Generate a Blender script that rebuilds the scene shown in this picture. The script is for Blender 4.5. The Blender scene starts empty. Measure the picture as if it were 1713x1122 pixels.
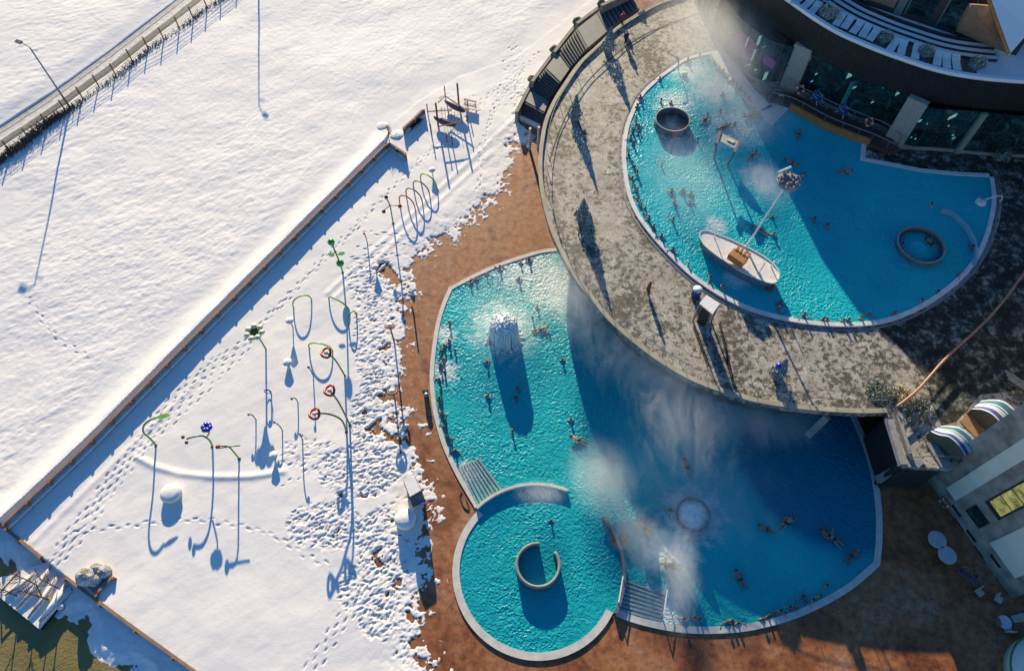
import bpy, bmesh, math, random
import numpy as np
from mathutils import Vector, Matrix
random.seed(7)
rng = np.random.RandomState(11)
scene = bpy.context.scene
R = math.radians
PI = math.pi

# ------------------------------------------------------------------ camera, sky, sun, exposure
H = 60.0            # drone height above the pool terrace
F = 1200.0          # focal length in photograph pixels
TILT = R(31)
cam_d = bpy.data.cameras.new("camera")
cam = bpy.data.objects.new("camera", cam_d)
scene.collection.objects.link(cam)
cam.location = (0, 0, H)
cam.rotation_euler = (TILT, 0, 0)
cam_d.sensor_width = 36.0
cam_d.lens = 36.0 * F / 1713.0
cam_d.clip_start = 1.0
cam_d.clip_end = 3000.0
scene.camera = cam

SUN_EL = R(17.5)
SUN_DIR = Vector((-0.18, 1.0, 0)).normalized() * math.cos(SUN_EL) + Vector((0, 0, math.sin(SUN_EL)))
world = bpy.data.worlds.new("World")
scene.world = world
world.use_nodes = True
wn = world.node_tree.nodes
wl = world.node_tree.links
wn.clear()
sky = wn.new('ShaderNodeTexSky')
sky.sky_type = 'NISHITA'
sky.sun_disc = False
sky.sun_elevation = SUN_EL
sky.sun_rotation = math.atan2(-0.18, 1.0)
sky.air_density = 1.0
sky.dust_density = 0.3
sky.ozone_density = 3.0
tint = wn.new('ShaderNodeMixRGB')
tint.blend_type = 'MULTIPLY'
tint.inputs[0].default_value = 1.0
tint.inputs[2].default_value = (0.38, 0.68, 0.90, 1)
bg = wn.new('ShaderNodeBackground')
bg.inputs[1].default_value = 0.105
wo = wn.new('ShaderNodeOutputWorld')
wl.new(sky.outputs[0], tint.inputs[1])
wl.new(tint.outputs[0], bg.inputs[0])
wl.new(bg.outputs[0], wo.inputs[0])

sun_d = bpy.data.lights.new("sun", 'SUN')
sun_d.energy = 5.0
sun_d.angle = R(0.5)
sun_d.color = (1.0, 0.825, 0.53)
sun = bpy.data.objects.new("sun", sun_d)
scene.collection.objects.link(sun)
sun.rotation_euler = SUN_DIR.to_track_quat('Z', 'Y').to_euler()
scene.view_settings.view_transform = 'Standard'
scene.view_settings.look = 'None'
scene.view_settings.gamma = 1
scene.view_settings.exposure = 0.79
scene.cycles.max_bounces = 6
scene.cycles.volume_bounces = 1
scene.cycles.use_denoising = True

# ------------------------------------------------------------------ layout helper: where a pixel of the survey photo meets the plane z = h
def G(u, v, h=0.0):
    du = (u - 856.5) / F; dv = (v - 561.0) / F
    s = (H - h) / (math.cos(TILT) + dv * math.sin(TILT))
    return Vector((du * s, (math.sin(TILT) - dv * math.cos(TILT)) * s, h))
def GL(pts, h=0.0): return [G(p[0], p[1], h) for p in pts]

# ------------------------------------------------------------------ materials
MATS = {}
def _new(name):
    m = bpy.data.materials.new(name); m.use_nodes = True
    n = m.node_tree.nodes; l = m.node_tree.links
    b = n['Principled BSDF']
    MATS[name] = m
    return m, n, l, b
def coords(n, kind='Object'):
    if kind == 'World':
        g = n.new('ShaderNodeNewGeometry'); return g.outputs['Position']
    t = n.new('ShaderNodeTexCoord'); return t.outputs[kind]
def noise(n, l, co, scale, detail=4, rough=0.55, dist=0.0):
    t = n.new('ShaderNodeTexNoise'); t.inputs['Scale'].default_value = scale
    t.inputs['Detail'].default_value = detail; t.inputs['Roughness'].default_value = rough
    t.inputs['Distortion'].default_value = dist
    l.new(co, t.inputs['Vector']); return t.outputs['Fac']
def ramp(n, l, fac, stops, interp='LINEAR'):
    r = n.new('ShaderNodeValToRGB'); cr = r.color_ramp; cr.interpolation = interp
    while len(cr.elements) < len(stops): cr.elements.new(0.5)
    for e, (p, c) in zip(cr.elements, stops):
        e.position = p; e.color = (c[0], c[1], c[2], 1) if not isinstance(c, (int, float)) else (c, c, c, 1)
    l.new(fac, r.inputs[0]); return r.outputs[0]
def mix(n, l, fac, a, b, mode='MIX'):
    m = n.new('ShaderNodeMixRGB'); m.blend_type = mode
    for s, i in ((fac, 0), (a, 1), (b, 2)):
        if isinstance(s, (int, float)): m.inputs[i].default_value = s
        elif isinstance(s, tuple): m.inputs[i].default_value = (s[0], s[1], s[2], 1)
        else: l.new(s, m.inputs[i])
    return m.outputs[0]
def bump(n, l, h, b, strength=0.3, dist=0.05, prev=None):
    t = n.new('ShaderNodeBump'); t.inputs['Strength'].default_value = strength; t.inputs['Distance'].default_value = dist
    l.new(h, t.inputs['Height'])
    if prev: l.new(prev, t.inputs['Normal'])
    if b: l.new(t.outputs[0], b.inputs['Normal'])
    return t.outputs[0]
def pm(name, c1, c2=None, scale=2.0, rough=0.6, bs=0.15, bscale=8.0, bd=0.03, metal=0.0, kind='World', lo=0.35, hi=0.65):
    """plain worn material: two tones in noise patches plus a fine bump"""
    if name in MATS: return MATS[name]
    m, n, l, b = _new(name)
    c2 = c2 or tuple(x * 0.8 for x in c1)
    co = coords(n, kind)
    f = noise(n, l, co, scale)
    l.new(ramp(n, l, f, [(lo, c1), (hi, c2)]), b.inputs['Base Color'])
    b.inputs['Roughness'].default_value = rough
    b.inputs['Metallic'].default_value = metal
    if bs: bump(n, l, noise(n, l, co, bscale), b, bs, bd)
    return m

# snow
def mat_snow():
    m, n, l, b = _new('snow'); co = coords(n, 'World')
    f = noise(n, l, co, 0.08, 5)
    c = ramp(n, l, f, [(0.3, (0.87, 0.835, 0.825)), (0.7, (0.81, 0.785, 0.785))])
    sp = n.new('ShaderNodeSeparateXYZ'); l.new(co, sp.inputs[0])      # thin melting slush on the paving is grey-brown
    mr = n.new('ShaderNodeMapRange'); mr.inputs['From Min'].default_value = -0.25; mr.inputs['From Max'].default_value = 0.25; l.new(sp.outputs['Z'], mr.inputs['Value'])
    w = ramp(n, l, mr.outputs[0], [(0.28, 0.0), (0.34, 0.85), (0.50, 0.8), (0.58, 0.0)])
    sl = ramp(n, l, noise(n, l, co, 5, 4, .7), [(0.4, (0.30, 0.19, 0.12)), (0.62, (0.62, 0.56, 0.52))])
    l.new(mix(n, l, w, c, sl), b.inputs['Base Color'])
    b.inputs['Roughness'].default_value = 0.75
    b.inputs['Specular IOR Level'].default_value = 0.2
    b1 = bump(n, l, noise(n, l, co, 2.6, 8, 0.7), None, 0.22, 0.10)
    bump(n, l, noise(n, l, co, 9, 3, 0.6), b, 0.15, 0.02, b1)
    return m
SNOW = mat_snow()
# paving: stamped brown concrete, wet in patches
def mat_paving():
    m, n, l, b = _new('brown_paving'); co = coords(n, 'World')
    f = noise(n, l, co, 0.22, 8, 0.62, 0.6)
    c = ramp(n, l, f, [(0.32, (0.15, 0.050, 0.02)), (0.46, (0.29, 0.105, 0.038)), (0.54, (0.34, 0.135, 0.055)), (0.68, (0.36, 0.20, 0.125))])
    f2 = noise(n, l, co, 1.6, 6, 0.7)
    c = mix(n, l, 1.0, c, ramp(n, l, f2, [(0.35, (0.5, 0.45, 0.42)), (0.6, (1.1, 1.1, 1.1))]), 'MULTIPLY')
    vo = n.new('ShaderNodeTexVoronoi'); vo.inputs['Scale'].default_value = 2.6; l.new(co, vo.inputs['Vector'])
    spots = ramp(n, l, vo.outputs['Distance'], [(0.10, (0.45, 0.42, 0.4)), (0.24, (1, 1, 1))])
    gate = ramp(n, l, noise(n, l, co, 0.16, 3), [(0.52, 0.0), (0.6, 1.0)])
    c = mix(n, l, gate, c, mix(n, l, 1.0, c, spots, 'MULTIPLY'))
    l.new(c, b.inputs['Base Color'])
    l.new(ramp(n, l, f, [(0.35, 0.35), (0.6, 0.75)]), b.inputs['Roughness'])
    bump(n, l, f2, b, 0.5, 0.05)
    return m
PAVING = mat_paving()
# promenade deck paving: pale with dark damp blotches
def mat_deck():
    m, n, l, b = _new('deck_paving'); co = coords(n, 'World')
    reg = noise(n, l, co, 0.16, 4, 0.6, 0.4)                    # damp and dry regions
    f = noise(n, l, co, 2.1, 8, 0.66, 0.3)
    ad = n.new('ShaderNodeMath'); ad.operation = 'MULTIPLY_ADD'; l.new(reg, ad.inputs[0]); ad.inputs[1].default_value = 0.55; l.new(f, ad.inputs[2])
    pale = ramp(n, l, noise(n, l, co, 0.7, 5, .6), [(0.35, (0.34, 0.305, 0.26)), (0.65, (0.52, 0.485, 0.43))])
    dark = ramp(n, l, noise(n, l, co, 2.5, 5, .7), [(0.35, (0.055, 0.048, 0.036)), (0.7, (0.17, 0.15, 0.12))])
    c = mix(n, l, ramp(n, l, ad.outputs[0], [(0.71, 0.0), (0.80, 1.0)]), dark, pale)
    vo = n.new('ShaderNodeTexVoronoi'); vo.inputs['Scale'].default_value = 1.5; l.new(co, vo.inputs['Vector'])
    c = mix(n, l, 0.35, c, ramp(n, l, vo.outputs['Color'], [(0.2, (0.55, 0.55, 0.55)), (0.8, (1.15, 1.15, 1.15))]), 'MULTIPLY')
    f3 = noise(n, l, co, 7, 4, 0.75)
    c = mix(n, l, 0.9, c, ramp(n, l, f3, [(0.38, (0.42, 0.41, 0.39)), (0.53, (1.05, 1.05, 1.05))]), 'MULTIPLY')
    l.new(c, b.inputs['Base Color'])
    b.inputs['Roughness'].default_value = 0.6
    bump(n, l, f, b, 0.35, 0.06)
    return m
DECK = mat_deck()
# water: opaque turquoise mineral water, rippled
def mat_water(name, base, deep, rscale, strength, foam_pts=(), deep_shade_zones=()):
    m, n, l, b = _new(name); co = coords(n, 'World')
    f = noise(n, l, co, 0.10, 3, 0.5)
    c = ramp(n, l, f, [(0.3, deep), (0.7, base)])
    for (p_, r_, col_) in deep_shade_zones:      # basins: the deeper round basin, plus shade painted into the colour
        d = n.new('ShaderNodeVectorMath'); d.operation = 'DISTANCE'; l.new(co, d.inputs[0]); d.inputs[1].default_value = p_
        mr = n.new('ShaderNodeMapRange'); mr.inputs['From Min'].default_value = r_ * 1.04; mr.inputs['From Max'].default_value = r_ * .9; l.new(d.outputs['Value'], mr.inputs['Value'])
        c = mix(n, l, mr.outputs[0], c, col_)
    # foam and bubbling white water
    g = None
    for (p, r) in foam_pts:
        d = n.new('ShaderNodeVectorMath'); d.operation = 'DISTANCE'; l.new(co, d.inputs[0]); d.inputs[1].default_value = p
        mr = n.new('ShaderNodeMapRange'); mr.inputs['From Min'].default_value = r; mr.inputs['From Max'].default_value = r * 0.15
        l.new(d.outputs['Value'], mr.inputs['Value'])
        if g is None: g = mr.outputs[0]
        else:
            mx = n.new('ShaderNodeMath'); mx.operation = 'MAXIMUM'; l.new(g, mx.inputs[0]); l.new(mr.outputs[0], mx.inputs[1]); g = mx.outputs[0]
    w1 = noise(n, l, co, rscale, 3, 0.55, 0.8)
    if g is not None:
        fn = noise(n, l, co, 1.3, 6, 0.7, 0.5)
        a = n.new('ShaderNodeMath'); a.operation = 'MULTIPLY_ADD'; l.new(g, a.inputs[0]); a.inputs[1].default_value = 0.62; l.new(fn, a.inputs[2])
        fm = ramp(n, l, a.outputs[0], [(0.62, 0.0), (1.05, 0.85)])
        c = mix(n, l, fm, c, (0.60, 0.72, 0.72))
    l.new(c, b.inputs['Base Color'])
    b.inputs['Roughness'].default_value = 0.34
    b.inputs['IOR'].default_value = 1.33; b.inputs['Specular IOR Level'].default_value = 0.22
    vo = n.new('ShaderNodeTexVoronoi'); vo.feature = 'SMOOTH_F1'; vo.inputs['Scale'].default_value = rscale * 1.1
    vo.inputs['Smoothness'].default_value = 0.6
    wd = n.new('ShaderNodeVectorMath'); wd.operation = 'MULTIPLY_ADD'
    nz = n.new('ShaderNodeTexNoise'); nz.inputs['Scale'].default_value = 1.2; l.new(co, nz.inputs['Vector'])
    l.new(nz.outputs['Color'], wd.inputs[0]); wd.inputs[1].default_value = (1.2, 1.2, 1.2); l.new(co, wd.inputs[2])
    l.new(wd.outputs[0], vo.inputs['Vector'])
    b1 = bump(n, l, vo.outputs['Distance'], None, strength, 0.22)
    st_ = ramp(n, l, noise(n, l, co, 0.16, 3), [(0.35, strength * 0.35), (0.65, strength * 1.15)]); l.new(st_, b1.node.inputs['Strength'])
    b2 = bump(n, l, w1, None, strength * 0.5, 0.12, b1)
    bump(n, l, noise(n, l, co, 0.5, 3), b, 0.3, 0.3, b2)
    return m
WHITE = pm('pale_stone', (0.62, 0.60, 0.57), (0.5, 0.48, 0.46), 1.5, 0.6)
CONC = pm('grey_concrete', (0.32, 0.31, 0.29), (0.22, 0.21, 0.2), 0.8, 0.8)
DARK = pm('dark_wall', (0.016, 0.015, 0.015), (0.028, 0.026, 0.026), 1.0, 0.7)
METAL = pm('grey_metal', (0.25, 0.25, 0.26), None, 3, 0.45, 0.0, metal=0.6)
WMETAL = pm('white_metal', (0.75, 0.75, 0.75), (0.65, 0.65, 0.66), 3, 0.4, 0.0)
WOOD = pm('weathered_wood', (0.22, 0.11, 0.055), (0.13, 0.07, 0.04), 3, 0.75)
RWOOD = pm('red_brown_wood', (0.33, 0.13, 0.05), (0.2, 0.08, 0.035), 3, 0.7)
OWOOD = pm('orange_wood', (0.52, 0.21, 0.06), (0.36, 0.14, 0.04), 3, 0.6)
BWOOD = pm('tan_wood', (0.34, 0.19, 0.11), (0.26, 0.15, 0.09), 2, 0.7)
GREY = pm('grey_board', (0.30, 0.29, 0.30), (0.2, 0.19, 0.2), 2, 0.8)
GREEN = pm('green_paint', (0.06, 0.24, 0.05), None, 3, 0.4, 0.0)
LIME = pm('lime_paint', (0.18, 0.42, 0.05), None, 3, 0.4, 0.0)
BGREEN = pm('bright_green_paint', (0.02, 0.36, 0.06), None, 3, 0.35, 0.0)
DGREEN = pm('dull_green_paint', (0.05, 0.10, 0.05), None, 3, 0.4, 0.0)
RED = pm('red_paint', (0.45, 0.035, 0.03), None, 3, 0.4, 0.0)
BLUE = pm('blue_paint', (0.02, 0.03, 0.45), None, 3, 0.35, 0.0)
YELLOW = pm('yellow_paint', (0.75, 0.62, 0.15), None, 3, 0.4, 0.0)
CREAM = pm('cream_paint', (0.75, 0.72, 0.5), None, 3, 0.5, 0.0)
TEAL = pm('teal_glow_panel', (0.03, 0.30, 0.28), None, 3, 0.4, 0.0)
BROWNP = pm('brown_paint', (0.16, 0.06, 0.03), None, 3, 0.5, 0.0)
def mat_glass(name, col, rough=0.08):
    m, n, l, b = _new(name); co = coords(n, 'World')
    f = noise(n, l, co, 0.6, 7, 0.7, 1.5)
    l.new(ramp(n, l, f, [(0.40, tuple(x * 0.3 for x in col)), (0.55, col), (0.66, tuple(x * 3.2 for x in col))]), b.inputs['Base Color'])
    b.inputs['Roughness'].default_value = rough; b.inputs['Specular IOR Level'].default_value = 0.6
    return m
GLASS = mat_glass('dark_green_glass', (0.014, 0.045, 0.05))
GLASSB = mat_glass('dark_blue_glass', (0.01, 0.02, 0.04))

# ------------------------------------------------------------------ mesh building
def wmat(o):
    if o.parent is not None and o.type == 'MESH': return wmat(o.parent) @ o.matrix_basis
    return o.matrix_world
class MB:
    def __init__(s): s.v = []; s.f = []
    def add(s, vs, fs):
        o = len(s.v); s.v += [tuple(p) for p in vs]; s.f += [tuple(i + o for i in f) for f in fs]; return s
    def box(s, c, d, rz=0.0, ax=None):
        """box centre c, full size d, turned about z; or with explicit axes ax"""
        c = Vector(c)
        if ax is None:
            X = Vector((math.cos(rz), math.sin(rz), 0)); Y = Vector((-math.sin(rz), math.cos(rz), 0)); Z = Vector((0, 0, 1))
        else: X, Y, Z = ax
        vs = [c + X * (d[0] / 2 * i) + Y * (d[1] / 2 * j) + Z * (d[2] / 2 * k) for k in (-1, 1) for (i, j) in ((-1, -1), (1, -1), (1, 1), (-1, 1))]
        return s.add(vs, [(3, 2, 1, 0), (4, 5, 6, 7), (0, 1, 5, 4), (1, 2, 6, 5), (2, 3, 7, 6), (3, 0, 4, 7)])
    def bar(s, a, b, w, h, up=Vector((0, 0, 1))):
        a = Vector(a); b = Vector(b); X = (b - a); L = X.length
        if L < 1e-6: return s
        X /= L; Y = up.cross(X)
        if Y.length < 1e-4: Y = Vector((0, 1, 0)).cross(X)
        Y.normalize(); Z = X.cross(Y)
        return s.box((a + b) / 2, (L, w, h), ax=(X, Y, Z))
    def tube(s, pts, r, n=8, closed=False, cap=True):
        pts = [Vector(p) for p in pts]; N = len(pts)
        rs = r if isinstance(r, (list, tuple)) else [r] * N
        t0 = (pts[1] - pts[0]).normalized()
        up = Vector((0, 0, 1)) if abs(t0.z) < 0.9 else Vector((1, 0, 0))
        X = up.cross(t0).normalized(); rings = []
        for i in range(N):
            if closed: t = (pts[(i + 1) % N] - pts[i - 1])
            else: t = pts[min(i + 1, N - 1)] - pts[max(i - 1, 0)]
            t.normalize(); X = (X - t * X.dot(t)); X.normalize(); Y = t.cross(X)
            rings.append([pts[i] + (X * math.cos(2 * PI * k / n) + Y * math.sin(2 * PI * k / n)) * rs[i] for k in range(n)])
        vs = [p for q in rings for p in q]; fs = []
        for i in range(N if closed else N - 1):
            a = i * n; b = ((i + 1) % N) * n
            for k in range(n): fs.append((a + k, a + (k + 1) % n, b + (k + 1) % n, b + k))
        if cap and not closed:
            fs.append(tuple(reversed(range(n)))); fs.append(tuple(range((N - 1) * n, N * n)))
        return s.add(vs, fs)
    def lathe(s, c, prof, n=24, sx=1.0, sy=1.0):
        """prof: (radius, z) list from bottom to top about centre c"""
        c = Vector(c); vs = []
        for r, z in prof:
            for k in range(n): vs.append((c.x + r * sx * math.cos(2 * PI * k / n), c.y + r * sy * math.sin(2 * PI * k / n), c.z + z))
        fs = []
        for i in range(len(prof) - 1):
            for k in range(n): fs.append((i * n + k, i * n + (k + 1) % n, (i + 1) * n + (k + 1) % n, (i + 1) * n + k))
        if prof[0][0] > 1e-5: fs.append(tuple(reversed(range(n))))
        if prof[-1][0] > 1e-5: fs.append(tuple(range((len(prof) - 1) * n, len(prof) * n)))
        return s.add(vs, fs)
    def ball(s, c, r, n=12, sz=1.0, jit=0.0):
        m = max(4, n // 2); vs = []
        for i in range(m + 1):
            a = PI * i / m
            for k in range(n):
                q = r * (1 + (random.uniform(-jit, jit) if jit else 0))
                vs.append((c[0] + q * math.sin(a) * math.cos(2 * PI * k / n), c[1] + q * math.sin(a) * math.sin(2 * PI * k / n), c[2] - q * sz * math.cos(a)))
        fs = [(i * n + k, i * n + (k + 1) % n, (i + 1) * n + (k + 1) % n, (i + 1) * n + k) for i in range(m) for k in range(n)]
        return s.add(vs, fs)
    def prism(s, poly, z0, z1):
        """vertical prism over a plan polygon (counter-clockwise or not)"""
        N = len(poly); A = sum(poly[i][0] * poly[(i + 1) % N][1] - poly[(i + 1) % N][0] * poly[i][1] for i in range(N))
        P = list(poly) if A > 0 else list(reversed(poly))
        vs = [(p[0], p[1], z0) for p in P] + [(p[0], p[1], z1) for p in P]
        fs = [tuple(reversed(range(N))), tuple(range(N, 2 * N))] + [(i, (i + 1) % N, N + (i + 1) % N, N + i) for i in range(N)]
        return s.add(vs, fs)
    def ribbon(s, line, w0, w1, z0, z1, closed=False):
        """a wall or kerb along a plan polyline, from offset w0 to offset w1 (left positive), from z0 to z1"""
        A = offset(line, w0, closed); B = offset(line, w1, closed); N = len(line)
        vs = []
        for a, b in zip(A, B): vs += [(a[0], a[1], z0), (b[0], b[1], z0), (b[0], b[1], z1), (a[0], a[1], z1)]
        fs = []
        for i in range(N if closed else N - 1):
            p = 4 * i; q = 4 * ((i + 1) % N)
            for k in range(4): fs.append((p + k, q + k, q + (k + 1) % 4, p + (k + 1) % 4))
        if not closed: fs += [(0, 1, 2, 3), (4 * N - 1, 4 * N - 2, 4 * N - 3, 4 * N - 4)]
        return s.add(vs, fs)
    def build(s, name, mat, parent=None, smooth=False, world=False):
        me = bpy.data.meshes.new(name)
        inv = wmat(parent).inverted() if parent is not None else None
        vs = [inv @ Vector(v) for v in s.v] if parent is not None else s.v
        me.from_pydata(vs, [], s.f); me.update()
        bm = bmesh.new(); bm.from_mesh(me); bmesh.ops.recalc_face_normals(bm, faces=bm.faces); bm.to_mesh(me); bm.free()
        me.materials.append(mat)
        if smooth: me.polygons.foreach_set('use_smooth', [True] * len(me.polygons))
        o = bpy.data.objects.new(name, me); scene.collection.objects.link(o)
        if parent is not None: o.parent = parent
        return o
def offset(line, w, closed=False):
    P = [Vector((p[0], p[1], 0)) for p in line]; N = len(P); out = []
    for i in range(N):
        if closed: a, b = P[i - 1], P[(i + 1) % N]
        else: a, b = P[max(i - 1, 0)], P[min(i + 1, N - 1)]
        d1 = (P[i] - a).normalized() if (P[i] - a).length > 1e-6 else (b - P[i]).normalized()
        d2 = (b - P[i]).normalized() if (b - P[i]).length > 1e-6 else d1
        n1 = Vector((-d1.y, d1.x, 0)); n2 = Vector((-d2.y, d2.x, 0)); m = (n1 + n2)
        if m.length < 1e-4: m = n1
        m.normalize(); k = min(1.0 / max(m.dot(n1), 0.4), 2.0)
        out.append(P[i] + m * w * k)
    return out
def smooth_line(P, sub=6, closed=False):
    P = [Vector(p) for p in P]; N = len(P); out = []
    rngi = range(N) if closed else range(N - 1)
    for i in rngi:
        if closed: p0, p1, p2, p3 = P[i - 1], P[i], P[(i + 1) % N], P[(i + 2) % N]
        else: p0, p1, p2, p3 = P[max(i - 1, 0)], P[i], P[i + 1], P[min(i + 2, N - 1)]
        for k in range(sub):
            t = k / sub
            out.append(0.5 * ((2 * p1) + (p2 - p0) * t + (2 * p0 - 5 * p1 + 4 * p2 - p3) * t * t + (3 * p1 - p0 - 3 * p2 + p3) * t ** 3))
    if not closed: out.append(P[-1])
    return out
def tag(o, label, cat, group=None, kind=None):
    if label: o['label'] = label
    if cat: o['category'] = cat
    if group: o['group'] = group
    if kind: o['kind'] = kind
    return o
def empty(name, loc, label, cat, group=None, rz=0.0):
    o = bpy.data.objects.new(name, None); scene.collection.objects.link(o)
    o.location = loc; o.rotation_euler = (0, 0, rz); o.empty_display_size = 0.3
    o.matrix_world = Matrix.Translation(Vector(loc)) @ Matrix.Rotation(rz, 4, 'Z')
    return tag(o, label, cat, group)
def struct(o): o['kind'] = 'structure'; return o
def copy_tree(o, parent=None):
    c = o.copy(); scene.collection.objects.link(c)
    if parent is not None: c.parent = parent
    for ch in list(o.children): copy_tree(ch, c)
    return c
def place(o, loc, rz=0.0, s=1.0):
    o.location = loc; o.rotation_euler = (0, 0, rz); o.scale = (s, s, s)
    o.matrix_world = Matrix.Translation(Vector(loc)) @ Matrix.Rotation(rz, 4, 'Z') @ Matrix.Scale(s, 4)
ORD = ['topmost', 'second', 'third', 'fourth', 'fifth', 'sixth', 'seventh', 'eighth', 'ninth', 'tenth', 'eleventh', 'twelfth', 'thirteenth',
       'fourteenth', 'fifteenth', 'sixteenth', 'seventeenth', 'eighteenth', 'nineteenth', 'twentieth', 'twenty-first', 'twenty-second', 'twenty-third', 'twenty-fourth', 'twenty-fifth', 'twenty-sixth']

# ------------------------------------------------------------------ shared outlines
ZD = 5.4      # promenade deck
WALL = [(3, 876), (71, 812), (140, 747), (285, 600), (430, 455), (540, 345), (644, 242)]          # long playground wall
LOWW = [(-90, 800), (3, 878), (68, 930)]                                                             # lower wall, upper piece
LOWW2 = [(110, 965), (215, 1043), (325, 1122), (420, 1195)]
SNOWEDGE = [(905, 236), (868, 252), (860, 290), (846, 330), (800, 372), (765, 402), (730, 420), (706, 450), (695, 485), (690, 560), (686, 640), (690, 700),
            (704, 745), (722, 780), (731, 820), (741, 860), (738, 900), (733, 960), (722, 990), (712, 1020), (715, 1070), (735, 1105), (760, 1150), (800, 1400), (820, 1900)]
POND = [(-60, 925), (0, 925), (22, 960), (60, 1000), (100, 1030), (128, 1040), (148, 1062), (158, 1090), (175, 1112), (230, 1125), (300, 1160), (-60, 1170)]

# ------------------------------------------------------------------ snow ground: one height field
def vnoise(X, Y, seed):
    r = np.random.RandomState(seed); T = r.rand(256, 256)
    xi = np.floor(X).astype(int); yi = np.floor(Y).astype(int); fx = X - xi; fy = Y - yi
    fx = fx * fx * (3 - 2 * fx); fy = fy * fy * (3 - 2 * fy)
    a = T[xi % 256, yi % 256]; b = T[(xi + 1) % 256, yi % 256]; c = T[xi % 256, (yi + 1) % 256]; d = T[(xi + 1) % 256, (yi + 1) % 256]
    return (a * (1 - fx) + b * fx) * (1 - fy) + (c * (1 - fx) + d * fx) * fy - 0.5
def fbm(X, Y, s, seed, o=4, g=0.5):
    r = 0; a = 1.0
    for k in range(o):
        r = r + a * vnoise(X * s + 17.3 * k, Y * s - 9.1 * k, seed + k); s *= 2.03; a *= g
    return r
def inside(X, Y, poly):
    m = np.zeros(X.shape, bool); N = len(poly)
    for i in range(N):
        x0, y0 = poly[i][0], poly[i][1]; x1, y1 = poly[(i + 1) % N][0], poly[(i + 1) % N][1]
        if y0 == y1: continue
        c = ((y0 > Y) != (y1 > Y)) & (X < (x1 - x0) * (Y - y0) / (y1 - y0) + x0)
        m ^= c
    return m
def dist_line(X, Y, line):
    d = np.full(X.shape, 1e9)
    for a, b in zip(line[:-1], line[1:]):
        dx, dy = b[0] - a[0], b[1] - a[1]; L = dx * dx + dy * dy
        t = np.clip(((X - a[0]) * dx + (Y - a[1]) * dy) / L, 0, 1)
        d = np.minimum(d, np.hypot(X - a[0] - t * dx, Y - a[1] - t * dy))
    return d
def sstep(x, a, b):
    t = np.clip((x - a) / (b - a), 0, 1); return t * t * (3 - 2 * t)

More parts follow.
